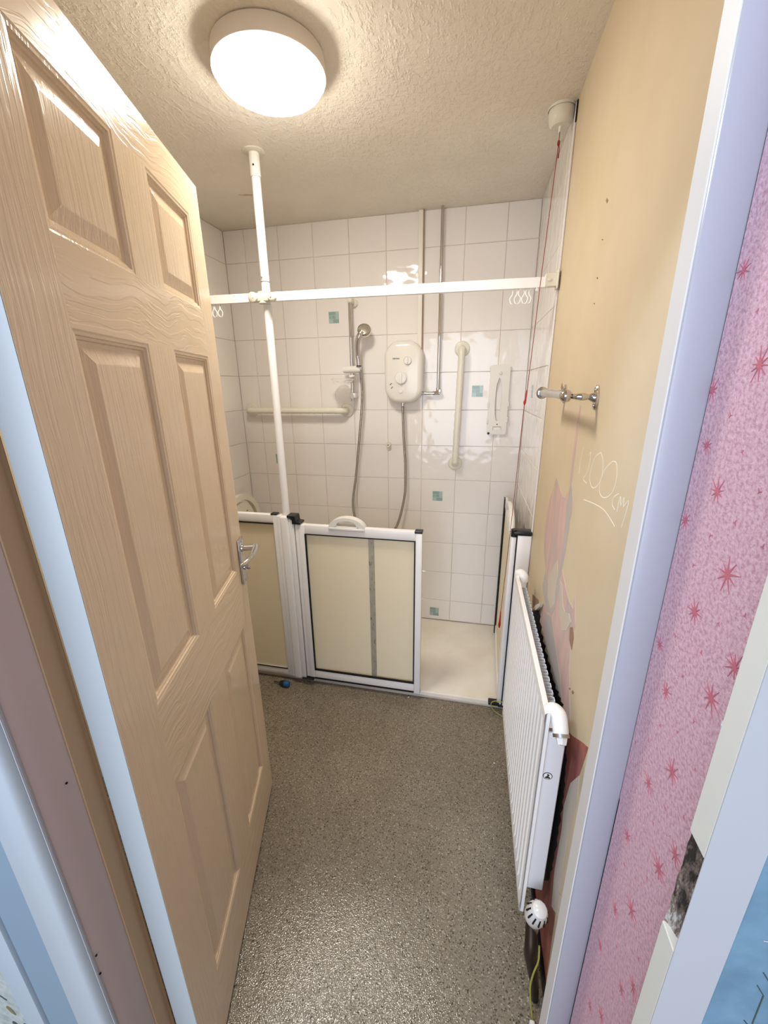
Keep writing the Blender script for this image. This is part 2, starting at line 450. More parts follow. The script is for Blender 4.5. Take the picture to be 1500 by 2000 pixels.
part(MB().box((.8735, -2.0556, 0), (.8718, -2.0535, 2.0)), 'paint_ridge', GLOSS_WHITE, fr, smooth=False)
for (y, z) in ((-2.012, .98), (-2.047, .66), (-2.050, .62)):
    part(MB().lathe([(.0016, 0), (.0016, .0015), (0, .002)], at((.8718, y, z), roty(math.pi / 2)), 10), 'nail_hole', DARK, fr)
fb = MB().box((.722, -2.062, 0), (.8125, -2.050, 2.10), .002).build('trim_3', mat('architrave_shadow_blue', (.22, .29, .35), .5), smooth=True)  # shadow beside the architrave, coloured in as a blue-grey board
tag(fb, 'blue-grey strip painting in the architrave shadow, left of the left door jamb', 'trim', kind='structure')
fb2 = MB().box((.672, -2.068, 0), (.722, -2.050, 2.10), .003, 2).build('trim_4', mat('pale_strip_paint', (.45, .50, .54), .5))
tag(fb2, 'pale painted strip between blue-grey strip and leafy wallpaper', 'trim', kind='structure')
wh = MB().box((-.3, -2.058, 0), (.672, -2.050, 2.3)).build('wall_hall', FLORAL, smooth=False)
tag(wh, 'landing wall with pale leafy wallpaper, far lower left', 'wall', kind='structure')
def leaf(cx, cz, L, wd, ang, m, nm='printed_leaf'):
    pts = []
    for k in range(12):
        a = 2 * math.pi * k / 12
        x, z = L * math.cos(a), wd * math.sin(a) * (1 - .35 * math.cos(a))
        pts.append((cx + x * math.cos(ang) - z * math.sin(ang), cz + x * math.sin(ang) + z * math.cos(ang)))
    MB().prism(pts, -2.0588, -2.0575, 'y').build(nm, m, wh, smooth=False)
leaf(.622, .405, .013, .006, -1.0, LEAF_OLIVE); leaf(.618, .352, .014, .006, -1.0, LEAF_DARK)
leaf(.600, .46, .012, .006, -.8, LEAF_DARK)
rl = random.Random(11)
for gi in range(5):
    for gj in range(9):
        cx_, cz_ = .54 - gi * .16 + rl.uniform(-.03, .03), .20 + gj * .23 + (gi % 2) * .11 + rl.uniform(-.03, .03)
        if cx_ > .56 and .3 < cz_ < .5: continue
        leaf(cx_, cz_, .014, .006, -1.0, LEAF_OLIVE); leaf(cx_ - .012, cz_ - .045, .014, .006, -.8, LEAF_DARK)
        m_ = MB(); m_.tube([(cx_ + .012, -2.0584, cz_ + .03), (cx_ - .002, -2.0584, cz_ - .01), (cx_ - .02, -2.0584, cz_ - .07)], .0009, 6); m_.build('printed_stem', LEAF_DARK, wh)
for pts in ([(.640, .372), (.652, .374), (.655, .380)], [(.652, .366), (.662, .338)], [(.606, .45), (.625, .44)], [(.655, .36), (.665, .32)]):
    m_ = MB(); m_.tube([(x, -2.0584, z) for x, z in pts], .0009, 6); m_.build('printed_stem', LEAF_DARK, wh)

# right jamb post
rj = thing('trim_5', (1.62, -1.83, 0), 'right door jamb edge in lavender, its lamp-lit side coloured cream', 'door frame', kind='structure')
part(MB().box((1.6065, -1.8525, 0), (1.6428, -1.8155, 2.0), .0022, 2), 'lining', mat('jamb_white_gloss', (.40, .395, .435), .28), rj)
part(MB().box((1.6050, -1.8490, 0), (1.6070, -1.8160, 2.0), .0006), 'reveal_face', mat('reveal_lamplit_cream', (.70, .67, .64), .35), rj, smooth=False)  # lighter skin puts the lamplight on this jamb side into colour
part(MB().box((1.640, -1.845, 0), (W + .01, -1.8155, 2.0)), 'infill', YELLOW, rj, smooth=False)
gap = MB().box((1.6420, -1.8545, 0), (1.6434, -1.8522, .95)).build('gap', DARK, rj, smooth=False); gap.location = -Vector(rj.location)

# pink wallpapered landing wall facing left
XP = 1.642
wp = MB().box((XP, -2.024, 0), (XP + .06, -1.853, 3.0)).build('wall_pink', PINK, smooth=False)
tag(wp, 'landing wall in pink wallpaper printed with small red stars', 'wall', kind='structure')
def star(y, z, s, n=9, rot=0., seed=0):
    rn = random.Random(seed); m_ = MB(); pts = []
    for k in range(2 * n):
        a = rot + math.pi * k / n
        r = s * rn.uniform(.62, 1.05) if k % 2 == 0 else s * .17
        pts.append((y + r * math.cos(a), z + r * math.sin(a)))
    # fan built from thin rays
    bm = m_.bm; c = bm.verts.new((XP - .0005, y, z)); vs = [bm.verts.new((XP - .0005, a, b)) for a, b in pts]
    for k in range(len(vs)): bm.faces.new((c, vs[k], vs[(k + 1) % len(vs)]))
    ex = bmesh.ops.extrude_face_region(bm, geom=bm.faces[:])
    for v in [g for g in ex['geom'] if isinstance(g, bmesh.types.BMVert)]: v.co.x += .0006
    bmesh.ops.recalc_face_normals(bm, faces=bm.faces)
    m_.build('printed_star', STAR, wp, smooth=False)
def uv_on_x(u, v, X):
    d = F_ + R_ * ((u - 750) / 781.567) + U_ * ((1000 - v) / 781.567)
    t = (X - CAM.x) / d.x; return CAM + d * t
# star positions measured once from the print on the paper (y, z on the wall)
STARS = [(1452, 527, 1.1), (1483, 712, 1.5), (1391, 762, 1.2), (1380, 870, 1.0), (1400, 960, 1.4), (1338, 1016, 1.0), (1420, 1122, 1.8), (1356, 1195, 1.6),
         (1296, 1175, 1.1), (1434, 1303, 1.6), (1388, 1363, 1.7), (1300, 1350, 1.2), (1288, 1259, 1.0), (1256, 1357, .9), (1312, 1507, 1.7), (1266, 1530, 1.3),
         (1225, 1633, 1.2), (1286, 1697, 1.8), (1318, 1669, 1.4), (1201, 1777, 1.2), (1233, 1778, 1.6), (1172, 1847, 1.0), (1213, 1932, 1.1), (1236, 1928, 1.3), (1152, 1965, 1.1), (1174, 1985, 1.3)]
DOTS = [(1478, 608), (1426, 811), (1449, 883), (1482, 960), (1435, 1021), (1387, 1045), (1489, 1068), (1354, 1103), (1403, 1218), (1319, 1242), (1369, 1275), (1333, 1319),
        (1454, 1203), (1355, 1408), (1289, 1417), (1322, 1429), (1266, 1446), (1241, 1450), (1357, 1504), (1298, 1577), (1335, 1597), (1275, 1607), (1219, 1688), (1202, 1700), (1241, 1715), (1263, 1714), (1264, 1800), (1247, 1872), (1196, 1939), (1188, 1850), (1205, 1849)]
for k, (u, v, s) in enumerate(STARS):
    p = uv_on_x(u, v, XP - .0005)
    if -2.022 < p.y < -1.856: star(p.y, p.z, .0105 * s, 9 + k % 2, k * .7, k)
for k, (u, v) in enumerate(DOTS):
    p = uv_on_x(u, v, XP - .0005)
    if -2.022 < p.y < -1.856: star(p.y, p.z, .0032, 3, k, 100 + k)

# next doorway in the pink wall: lining edge, stop and room wall beyond
nf = thing('trim_6', (1.64, -2.04, 0), 'white jamb with a splintered latch hole at lower right', 'door frame', kind='structure')
X6 = 1.621
def boxes_with_notch():
    m_ = MB()
    m_.box((X6, -2.0470, 0), (X6 + .038, -2.0225, 1.003), .001)
    m_.box((X6, -2.0470, 1.128), (X6 + .038, -2.0225, 3.0), .001)
    return m_
part(boxes_with_notch(), 'lining_edge', mat('edge_lamplit_cream', (.72, .70, .62), .4), nf, smooth=False)  # cream stands in for lamplight falling on this edge
nt = MB(); rn = random.Random(3)
bmn = nt.bm; grid = []
for i in range(15):
    row = []
    for j in range(5):
        row.append(bmn.verts.new((X6 + .013 - .0028 * j + rn.uniform(-.003, .006) * (1 - j / 5), -2.0470 + .0245 * j / 4, 1.003 + .125 * i / 14)))
    grid.append(row)
for i in range(14):
    for j in range(4): bmn.faces.new((grid[i][j], grid[i][j + 1], grid[i + 1][j + 1], grid[i + 1][j]))
nt.box((X6 + .022, -2.0470, 1.003), (X6 + .038, -2.0225, 1.128))
part(nt, 'latch_hole', RAW, nf, smooth=False)
m_ = MB().prism([(X6 - .004, -2.047), (X6 - .004, -2.052), (X6 + .070, -2.052), (X6 + .070, -2.047)], 0, 3.0)
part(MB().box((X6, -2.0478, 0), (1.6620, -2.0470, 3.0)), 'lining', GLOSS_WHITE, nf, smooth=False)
# tiny screw socket poking from the wall edge
part(MB().lathe([(.0042, 0), (.0046, .002), (.0046, .010), (.0030, .010), (.0028, .003), (0, .003)], at((X6 + .012, -2.0235, 1.2435), rotx(-math.pi / 2) @ rotx(-.3) @ roty(-.9)), 20, cap=False), 'socket', GLOSS_WHITE, nf)
part(MB().lathe([(.0031, 0), (.0031, .0005)], at((X6 + .0085, -2.0205, 1.2428), rotx(-math.pi / 2) @ rotx(-.3) @ roty(-.9)), 16), 'socket_hole', DARK, nf)
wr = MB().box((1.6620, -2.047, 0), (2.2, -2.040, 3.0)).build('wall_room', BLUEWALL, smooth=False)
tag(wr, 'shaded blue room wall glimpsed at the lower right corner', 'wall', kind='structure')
def uv_on_y(u, v, Y):
    d = F_ + R_ * ((u - 750) / 781.567) + U_ * ((1000 - v) / 781.567)
    t = (Y - CAM.y) / d.y; return CAM + d * t
for pts in ([(1491, 1900), (1512, 1935)], [(1479, 1925), (1491, 1945), (1469, 2000)], [(1453, 1993), (1462, 2004)], [(1491, 1838), (1506, 1840)]):
    m_ = MB(); m_.tube([uv_on_y(u, v, -2.0474) for u, v in pts], .0005, 6); m_.build('printed_stem', LEAF_DARK if pts[0][1] != 1838 else GLOSS_WHITE, wr)

# ------------------------------------------------------------------ peeling paint, chalk and holes on the right wall (plaster)
def patch(pts, m, off=.0008, nm='wall_patch', label=None):
    o = MB().prism(pts, W - off, W + .0005, 'x').build(nm, m, wall_right, smooth=False)
    if label: tag(o, label)
def U(*uv): return [(lambda p: (p.y, p.z))(uv_on_x(u, v, W)) for u, v in uv]
patch(U((1087, 932), (1093, 950), (1098, 968), (1104, 972), (1112, 958), (1118, 966), (1119, 985), (1116, 1005), (1110, 1030), (1104, 1060), (1100, 1090), (1098, 1110), (1106, 1150), (1110, 1170),
        (1120, 1190), (1123, 1160), (1124, 1220), (1114, 1260), (1112, 1330), (1114, 1420), (1102, 1410), (1090, 1360), (1078, 1300), (1064, 1250), (1058, 1215), (1056, 1190),
        (1064, 1180), (1062, 1140), (1066, 1110), (1063, 1080), (1064, 1040), (1068, 1000), (1076, 970), (1082, 950)), PEEL_PINK, label='bare pink patch')
patch(U((1116, 940), (1119, 970), (1112, 1030), (1104, 1080), (1097, 1120), (1092, 1150), (1086, 1185), (1078, 1200), (1070, 1195), (1062, 1160), (1060, 1145), (1066, 1115), (1073, 1150), (1082, 1160), (1094, 1110), (1103, 1050), (1107, 990)), PEEL_GREY, .0012, label='bare grey plaster')
patch(U((1064, 1195), (1078, 1205), (1086, 1260), (1094, 1320), (1100, 1390), (1092, 1370), (1078, 1310), (1066, 1255)), PEEL_GREY, .0012)
patch(U((1085, 1100), (1089, 1095), (1090, 1125), (1086, 1150), (1084, 1180), (1076, 1190), (1070, 1165), (1072, 1130)), PEEL_BEIGE, .0016)
patch(U((1094, 1130), (1098, 1140), (1100, 1180), (1104, 1196), (1112, 1198), (1116, 1215), (1107, 1232), (1098, 1232), (1093, 1200)), PEEL_BEIGE, .0016)
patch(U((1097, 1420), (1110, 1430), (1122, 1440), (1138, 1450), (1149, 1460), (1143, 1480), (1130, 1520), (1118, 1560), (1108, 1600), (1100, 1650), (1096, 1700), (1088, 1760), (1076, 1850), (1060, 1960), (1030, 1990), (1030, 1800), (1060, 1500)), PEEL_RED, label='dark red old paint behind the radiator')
rs_ = random.Random(5)
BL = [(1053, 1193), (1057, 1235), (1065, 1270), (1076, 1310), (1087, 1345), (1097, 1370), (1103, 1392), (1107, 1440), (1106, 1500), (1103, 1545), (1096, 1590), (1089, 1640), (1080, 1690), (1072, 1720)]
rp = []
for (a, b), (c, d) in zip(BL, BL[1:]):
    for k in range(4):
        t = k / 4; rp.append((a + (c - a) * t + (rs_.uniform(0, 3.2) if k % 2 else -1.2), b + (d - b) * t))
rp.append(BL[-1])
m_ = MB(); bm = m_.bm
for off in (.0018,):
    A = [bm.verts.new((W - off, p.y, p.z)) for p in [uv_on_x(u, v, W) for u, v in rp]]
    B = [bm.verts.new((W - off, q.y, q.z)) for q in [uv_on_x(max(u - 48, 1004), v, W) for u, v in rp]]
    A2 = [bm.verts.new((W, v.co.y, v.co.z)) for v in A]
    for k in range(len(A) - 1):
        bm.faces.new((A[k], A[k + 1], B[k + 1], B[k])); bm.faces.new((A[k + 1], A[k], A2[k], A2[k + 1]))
tag(m_.build('wall_patch', mat('black_wall_strip', (.014, .010, .008), .9), wall_right, smooth=False), 'jagged black patch on the wall behind the radiator')  # near-black jagged strip laid on the wall beside the fins
patch(U((1132, 1515), (1128, 1560), (1108, 1640), (1092, 1745), (1096, 1750), (1090, 1790), (1078, 1770), (1084, 1700), (1098, 1620), (1102, 1575), (1115, 1530)), PEEL_BEIGE, .0014)
patch(U((1120, 1225), (1121, 1245), (1117, 1270), (1113, 1250), (1114, 1225)), PEEL_BROWN, .0014)
patch(U((1133, 790), (1135, 792), (1124, 880), (1116, 945), (1113, 945), (1120, 880)), PEEL_PINK, .0008, label='scratch below the roll holder')
patch(U((1040, 1160), (1052, 1172), (1056, 1200), (1050, 1215), (1040, 1200)), PEEL_BROWN, .0008)
for (u, v, a, b) in ((1186, 392, 2, 5), (1177, 468, 1.4, 1.4), (1167, 543, 1.4, 2), (1161, 593, 1.2, 1.4), (1098, 757, 2, 9), (1113, 1345, 1.5, 2), (1119, 1352, 2.2, 4), (1085, 1128, 1.5, 2)):
    patch(U((u - a, v), (u, v - b), (u + a, v), (u, v + b)), PEEL_BROWN, .0010, 'nail_hole')
patch(U((1161, 756), (1166, 754), (1168, 762), (1164, 768), (1161, 764)), PEEL_PINK, .0008)
fl = MB().prism(U((1046, 1190), (1053, 1182), (1062, 1178), (1060, 1186), (1054, 1192)), W - .012, W - .002, 'x').build('paint_flake', CRUMB, wall_right, smooth=False)
tag(fl, 'curled paint flake above the radiator')
# chalk note reading 200cm, underlined
CH = [[(1140, 874), (1134, 900), (1131, 925)], [(1150, 890), (1154, 884), (1152, 905), (1146, 925), (1139, 936), (1146, 944)],
      [(1174, 884), (1163, 893), (1155, 915), (1152, 938), (1158, 953), (1168, 948), (1176, 928), (1178, 900), (1174, 884)],
      [(1196, 902), (1182, 917), (1173, 940), (1171, 960), (1178, 972), (1190, 969), (1199, 955), (1205, 930), (1204, 905), (1196, 902)],
      [(1208, 965), (1199, 972), (1196, 985), (1201, 996)],
      [(1205, 1000), (1212, 970), (1213, 988), (1219, 972), (1218, 990), (1228, 978), (1222, 1005), (1214, 1030)],
      [(1140, 976), (1160, 984), (1178, 995), (1190, 1010), (1201, 1029)]]
m_ = MB()
for st in CH:
    m_.tube([(W - .0006,) + q for q in U(*st)], .0014, 6, smooth=4)
for v in m_.bm.verts: v.co.x = W - .0002 + (v.co.x - (W - .0006)) * .3
tag(m_.build('chalk_note', CHALK, wall_right), 'chalk handwriting reading 200cm with an underline')

# ------------------------------------------------------------------ the six-panel door
LE = Vector((.705, -1.262)); HG = Vector((.919, -1.958)); DL = .728
dd = (HG - LE).normalized()
# door local frame: x from hinge edge (0) to leading edge (DL); +y away from viewed face ; face at y=0
ang = math.atan2(-dd.y, -dd.x)
door = thing('door_1', (HG.x, HG.y, 0), 'open cream six-panel door with embossed wood grain', 'door', kind='structure', rotz=ang)
# local +y must point away from the viewed face (viewed normal (.956,.294))
YN = Vector((-math.sin(ang), math.cos(ang)))
ysgn = -1 if YN.dot(Vector((.956, .294))) > 0 else 1
TH = .040
def dbox(x0, z0, x1, z1, y0=0., y1=TH):
    return MB().box((x0, min(y0 * ysgn, y1 * ysgn), z0), (x1, max(y0 * ysgn, y1 * ysgn), z1))
def X(s): return DL - s           # s measured from the leading edge
ZB, ZT = .012, 1.993
S = [0, .084, .297, .409, .622, DL]
Zp = [(.200, .790), (.975, 1.592), (1.702, 1.908)]
zs = [ZB, .200, .790, .975, 1.592, 1.702, 1.908, ZT]
dbox(X(S[1]), ZB, X(0), ZT).build('stile', GRAIN_V, door, smooth=False)
dbox(X(DL) + .0012, ZB, X(S[4]), ZT).build('stile', GRAIN_V, door, smooth=False)
for (a, b) in ((ZB, .200), (.790, .975), (1.592, 1.702), (1.908, ZT)):
    dbox(X(S[4]), a, X(S[1]), b).build('rail', GRAIN_H, door, smooth=False)
for (a, b) in Zp: dbox(X(S[3]), a, X(S[2]), b).build('mullion', GRAIN_V, door, smooth=False)
def door_panel(x0, z0, x1, z1):
    prof = [(0, 0), (.003, .0012), (.007, .0016), (.0085, .0045), (.012, .0052), (.0135, .0085), (.019, .0098), (.041, .0032), (.043, .0028)]
    m_ = MB(); bm = m_.bm; rings = []
    for ins, dep in prof:
        y = dep * ysgn
        rings.append([bm.verts.new(p) for p in ((x0 + ins, y, z0 + ins), (x1 - ins, y, z0 + ins), (x1 - ins, y, z1 - ins), (x0 + ins, y, z1 - ins))])
    for A, B in zip(rings, rings[1:]):
        for k in range(4): bm.faces.new((A[k], A[(k + 1) % 4], B[(k + 1) % 4], B[k]))
    bm.faces.new(rings[-1])
    A = rings[0]; Bk = [bm.verts.new((v.co.x, TH * ysgn, v.co.z)) for v in A]
    for k in range(4): bm.faces.new((A[k], A[(k + 1) % 4], Bk[(k + 1) % 4], Bk[k]))
    bm.faces.new(Bk[::-1])
    bmesh.ops.recalc_face_normals(bm, faces=bm.faces)
    m_.build('panel', GRAIN_V, door, smooth=False)
for (a, b) in Zp:
    door_panel(X(S[2]), a, X(S[1]), b); door_panel(X(S[4]), a, X(S[3]), b)
dbox(0, ZB, .0012, ZT, .0006, TH - .0006).build('hinge_edge', DOOR_EDGE, door, smooth=False)
tag(door.children[-1], 'hinge edge of the door, coloured pale blue-white for the daylight on it')
# lever handle on a long plate
hp = MB().box((X(.052), min(0, -.008 * ysgn), .915), (X(.008), max(0, -.008 * ysgn), 1.066), .003, 2)
plate = hp.build('handle_plate', CHROME, door)
def dy(v): return -v * ysgn
sd = MB(); sd.tube([(X(.030), dy(.004), 1.033), (X(.030), dy(.012), 1.033), (X(.030), dy(.013), 1.033), (X(.030), dy(.045), 1.033)], [.013, .012, .0085, .0085], 20)
sd.build('handle_neck', CHROME, door)
lv = MB(); lv.tube([(X(.022), dy(.048), 1.036), (X(.034), dy(.050), 1.034), (X(.055), dy(.050), 1.030), (X(.085), dy(.046), 1.024), (X(.110), dy(.036), 1.017), (X(.122), dy(.024), 1.013)],
                   [.0085, .0095, .0085, .008, .0075, .005], 16, smooth=4)
lv.build('lever', CHROME, door)
kn = MB(); kn.tube([(X(.030), dy(.004), .968), (X(.030), dy(.013), .968), (X(.030), dy(.015), .968), (X(.030), dy(.022), .968), (X(.030), dy(.027), .968)], [.009, .009, .006, .0085, .006], 20)
kn.build('thumb_turn', CHROME, door)
for z in (.925, 1.056):
    MB().lathe([(.0035, 0), (.0035, .001), (0, .0016)], at((X(.030), dy(.0082), z), rotx(math.pi / 2 * ysgn)), 12).build('plate_screw', STEEL, door)

# ------------------------------------------------------------------ ceiling lamp
LC = (.838, -1.066)
lamp = thing('ceiling_lamp', (LC[0], LC[1], H), 'round lit ceiling lamp with white opal cover', 'ceiling lamp')
part(MB().lathe([(.139, 0), (.1445, -.004), (.1455, -.010), (.1462, -.036), (.1468, -.0385), (.1468, -.0425), (.1445, -.044), (.141, -.044), (.141, -.030), (.0, -.030)], at((LC[0], LC[1], H)), 96, cap=False), 'base_ring', LAMP_BODY, lamp)
dp = [(.1405, -.036), (.1405, -.046)]
for k in range(1, 11):
    a = math.pi / 2 * k / 10; dp.append((.1405 * math.cos(a) ** .55 if k < 10 else 0, -.046 - .030 * math.sin(a)))
part(MB().lathe(dp, at((LC[0], LC[1], H)), 96, cap=False), 'diffuser', LAMP_GLOW, lamp)

# ------------------------------------------------------------------ support pole and curtain rail
PX, PY = .571, -.671
pole = thing('support_pole', (PX, PY, .93), 'white ceiling pole rising from the shower screen post', 'pole')
part(MB().lathe([(.040, 0), (.040, -.003), (.036, -.005), (.019, -.006)], at((PX, PY, H)), 40, cap=False), 'ceiling_flange', CREAM_PL, pole)
part(MB().tube([(PX, PY, H - .001), (PX, PY, 2.262)], .0195, 28), 'top_sleeve', WHITE_PL, pole)
part(MB().lathe([(.0035, 0), (.0035, .0008)], at((PX + .004, PY - .0195, 2.294), TOY), 12), 'grub_screw', BLACK, pole)
part(MB().tube([(PX, PY, 2.265), (PX, PY, 1.915)], .0165, 28), 'upper_tube', WHITE_ALU, pole)
part(MB().tube([(PX, PY, 1.9155), (PX, PY, 1.9135)], .0173, 28), 'seam', BLACK, pole)
part(MB().tube([(PX, PY, 1.914), (PX, PY, .935)], .0165, 28), 'lower_tube', WHITE_ALU, pole)
part(MB().lathe([(.004, 0), (.003, .004), (0, .005)], at((PX - .004, PY - .0165, 1.928), TOY), 12), 'pin', STEEL, pole)
rail = thing('curtain_rail', (.0, -.676, 1.858), 'white shower curtain rail across the room above the screen', 'rail')
RY = -.696
def rz(x): return 1.858 - .0085 * (x - .336)
rb = MB().prism([(.001, rz(0) + .0155), (1.64, rz(1.64) + .0155), (1.64, rz(1.64) - .0170), (.001, rz(0) - .0170)], -.706, -.690, 'y', bev=.001)
part(rb, 'rail_bar', WHITE_ALU, rail)
# clamp joining rail and pole
clm = MB()
clm.box((PX - .040, -.7135, rz(PX) - .016), (PX + .052, -.704, rz(PX) + .014), .003, 2)
part(clm, 'clamp_plate', CREAM_PL, rail)
part(MB().lathe([(.0185, 0), (.0185, .018), (.014, .021)], at((PX - .034, -.7075, rz(PX) - .002), TOY), 24), 'clamp_boss', CREAM_PL, rail)
part(MB().lathe([(.016, 0), (.016, .016), (.012, .019)], at((PX + .046, -.7075, rz(PX) - .004), TOY), 24), 'clamp_boss', CREAM_PL, rail)
part(MB().tube([(PX - .002, -.690, rz(PX) - .022), (PX - .002, -.690, rz(PX) + .020)], .0235, 24), 'clamp_collar', CREAM_PL, rail)
for dx in (-.03, .045): part(MB().lathe([(.004, 0), (.003, .002), (0, .003)], at((PX + dx, -.728, rz(PX) - .004), TOY), 12), 'screw', CREAM_PL, rail)
# end bracket on the tiles
part(MB().box((1.627, -.709, 1.831), (1.668, -.687, 1.872), .002), 'end_socket', CREAM_PL, rail)
part(MB().box((1.664, -.7195, 1.822), (1.6695, -.680, 1.881), .003, 2), 'wall_plate', CREAM_PL, rail)
part(MB().lathe([(.0065, 0), (.006, .003), (0, .004)], at((1.640, -.709, 1.853), TOY), 16), 'end_screw', CREAM_PL, rail)
# curtain hooks hanging from the rail
HOOK_PL = mat('bright_white_plastic', (.95, .94, .91), .3)
def make_hook():
    t = thing('curtain_hook', (0, 0, 0), 'x', 'curtain hook', 'white curtain hooks under the rail')
    m_ = MB(); m_.tube([(0, 0, 0), (.004, 0, -.005), (.003, 0, -.016), (-.004, 0, -.026), (-.001, 0, -.040), (.005, 0, -.044)], .0018, 8, smooth=4)
    m_.build('hook', HOOK_PL, t)
    m_ = MB(); m_.box((-.0015, -.003, -.002), (.0015, .003, .003), .0005); m_.build('glider', WHITE_PL, t)
    return t
hook0 = make_hook(); used = False
def put_hook(x, rot, label, tilt=0):
    global used
    if not used: h = hook0; used = True
    else:
        h = hook0.copy(); COL.objects.link(h)
        for c in hook0.children:
            d = c.copy(); COL.objects.link(d); d.parent = h
    h.location = (x, -.698, rz(x) - .0200); h.rotation_euler = (0, tilt, rot); h['label'] = label
ordi = ['leftmost', 'second from the left', 'third from the left', 'fourth from the left', 'fifth from the left', 'rightmost']
for k, x in enumerate((1.520, 1.535, 1.548, 1.560, 1.572, 1.583)):
    put_hook(x, (0, .2, 3.1, .1, 2.9, 3.3)[k], 'white curtain hook, %s of the six-hook cluster' % ordi[k])
put_hook(1.600, 1.57, 'white curtain hook lying sideways nearest the right end bracket', 1.35)
for k, x in enumerate((.340, .353, .366, .378)):
    put_hook(x, (0, 2.9, .3, 3.1)[k], 'white curtain hook, %s of the four by the door' % ['leftmost', 'second from the left', 'third from the left', 'rightmost'][k])

# ------------------------------------------------------------------ shower tray
TF = -.668
tray = thing('shower_tray', (W / 2, TF / 2, 0), 'wide low white shower tray with faint stains', 'shower tray')
part(MB().box((.0, TF, 0), (W, -.001, .034), .006, 3), 'base', TRAY, tray)
part(MB().box((.001, TF - .004, .0), (W - .001, TF + .006, .012), .003, 2), 'sealant_bead', mat('grubby_sealant', (.55, .50, .44), .7), tray)
part(MB().lathe([(.045, 0), (.045, .004), (.038, .006), (0, .006)], at((.35, -.3, .033)), 32), 'waste_cover', CHROME, tray)

# ------------------------------------------------------------------ half-height shower screen, left part
SY0, SY1 = -.690, -.662
scr = thing('shower_screen', (.57, -.676, .034), 'half-height white framed shower screen with gate and frosted panes, left side', 'shower screen')
BZ = .036
def frame_rect(x0, x1, z0, z1, y0, y1, wl, wr, wt, wb):
    out = []
    out.append(('bottom_rail', (x0, y0, z0), (x1, y1, z0 + wb)))
    out.append(('top_rail', (x0, y0, z1 - wt), (x1, y1, z1)))
    if wl: out.append(('side_rail', (x0, y0 - .0015, z0), (x0 + wl, y1 + .0015, z1)))
    if wr: out.append(('side_rail', (x1 - wr, y0 - .0015, z0), (x1, y1 + .0015, z1)))
    return out
# fixed side: wall to post
for n, a, b in frame_rect(.002, .533, BZ, .940, SY0, SY1, .02, .024, .040, .034):
    part(MB().box(a, b, .003, 2), n, WHITE_ALU, scr)
part(MB().box((.022, -.678, BZ + .034), (.509, -.673, .90)), 'pane', FROST, scr, smooth=False)
for (z0, z1) in ((.893, .899), (BZ + .036, BZ + .042)):
    part(MB().box((.022, -.6925, z0), (.509, -.6895, z1)), 'pane_seal', BLACK, scr, smooth=False)
part(MB().box((.498, -.6915, .938), (.532, -.6605, .947), .003), 'cap', BLACK, scr)
# post profiles, stepped
part(MB().box((.533, -.697, BZ), (.551, -.655, .938), .003, 2), 'post', WHITE_ALU, scr)
part(MB().box((.551, -.706, BZ), (.592, -.650, .938), .008, 3), 'post', WHITE_ALU, scr)
part(MB().box((.592, -.700, BZ), (.6165, -.655, .927), .003, 2), 'post', WHITE_ALU, scr)
part(MB().prism([(.588, .936), (.606, .936), (.606, .927), (.612, .924), (.612, .905), (.652, .905), (.652, .914), (.632, .916), (.628, .945), (.588, .945)], -.706, -.655, 'y', bev=.001), 'hinge_cap', BLACK, scr)
part(MB().box((.6155, -.690, BZ), (.6205, -.660, .906)), 'hinge_gasket', BLACK, scr, smooth=False)
part(MB().box((.596, -.709, BZ - .001), (.660, -.652, BZ + .008), .002), 'hinge_foot', BLACK, scr)
# gate
GX0, GX1, GZ0, GZ1 = .6205, 1.2200, .050, .9020
part(MB().box((GX0, -.697, GZ0), (GX0 + .016, -.663, GZ1 + .0), .003, 2), 'hinge_strip', WHITE_ALU, scr)
part(MB().box((GX0 + .016, -.699, GZ0), (GX0 + .048, -.666, GZ1 + .0), .003, 2), 'side_rail', WHITE_ALU, scr)
part(MB().box((GX1 - .030, -.699, GZ0 - .012), (GX1, -.666, GZ1 - .006), .003, 2), 'side_rail', WHITE_ALU, scr)
part(MB().box((GX0 + .048, -.697, GZ1 - .044), (GX1 - .030, -.668, GZ1), .003, 2), 'top_rail', WHITE_ALU, scr)
part(MB().box((GX0 + .048, -.697, GZ0), (GX1 - .030, -.668, GZ0 + .046), .003, 2), 'bottom_rail', WHITE_ALU, scr)
gx0, gx1, gz0, gz1 = GX0 + .048, GX1 - .030, GZ0 + .046, GZ1 - .044
XB0, XB1 = .972, .999
part(MB().box((gx0, -.684, gz0), (XB0, -.679, gz1)), 'pane', FROST, scr, smooth=False)
part(MB().box((XB1, -.684, gz0), (gx1, -.679, gz1)), 'pane', FROST, scr, smooth=False)
OLD = mat('weathered_aluminium', (.50, .47, .38), .45, .55)
mp = coords(OLD, scale=(1, 1, .5)); n1 = noise(OLD, mp, 45, 4, .7); r_ = ramp(OLD, n1, 'Fac', [(.33, (.16, .14, .10)), (.42, (.50, .47, .38)), (.7, (.60, .56, .46))]); lk(OLD, r_, 'Color', pb(OLD), 'Base Color')
part(MB().box((XB0, -.687, gz0), (XB1, -.676, gz1), .001), 'centre_bar', OLD, scr)
for a, b in (((gx0 - .001, -.7005, gz0), (gx0 + .007, -.6965, gz1)), ((gx1 - .005, -.7005, gz0), (gx1 + .001, -.6965, gz1)),
             ((gx0, -.6985, gz1 - .004), (gx1, -.6965, gz1 + .001)), ((gx0, -.6990, gz0 - .001), (gx1, -.6965, gz0 + .012))):
    part(MB().box(a, b), 'pane_seal', BLACK, scr, smooth=False)
part(MB().box((GX1 - .034, -.700, GZ1 - .008), (GX1 + .001, -.665, GZ1 + .003), .002), 'cap', BLACK, scr)
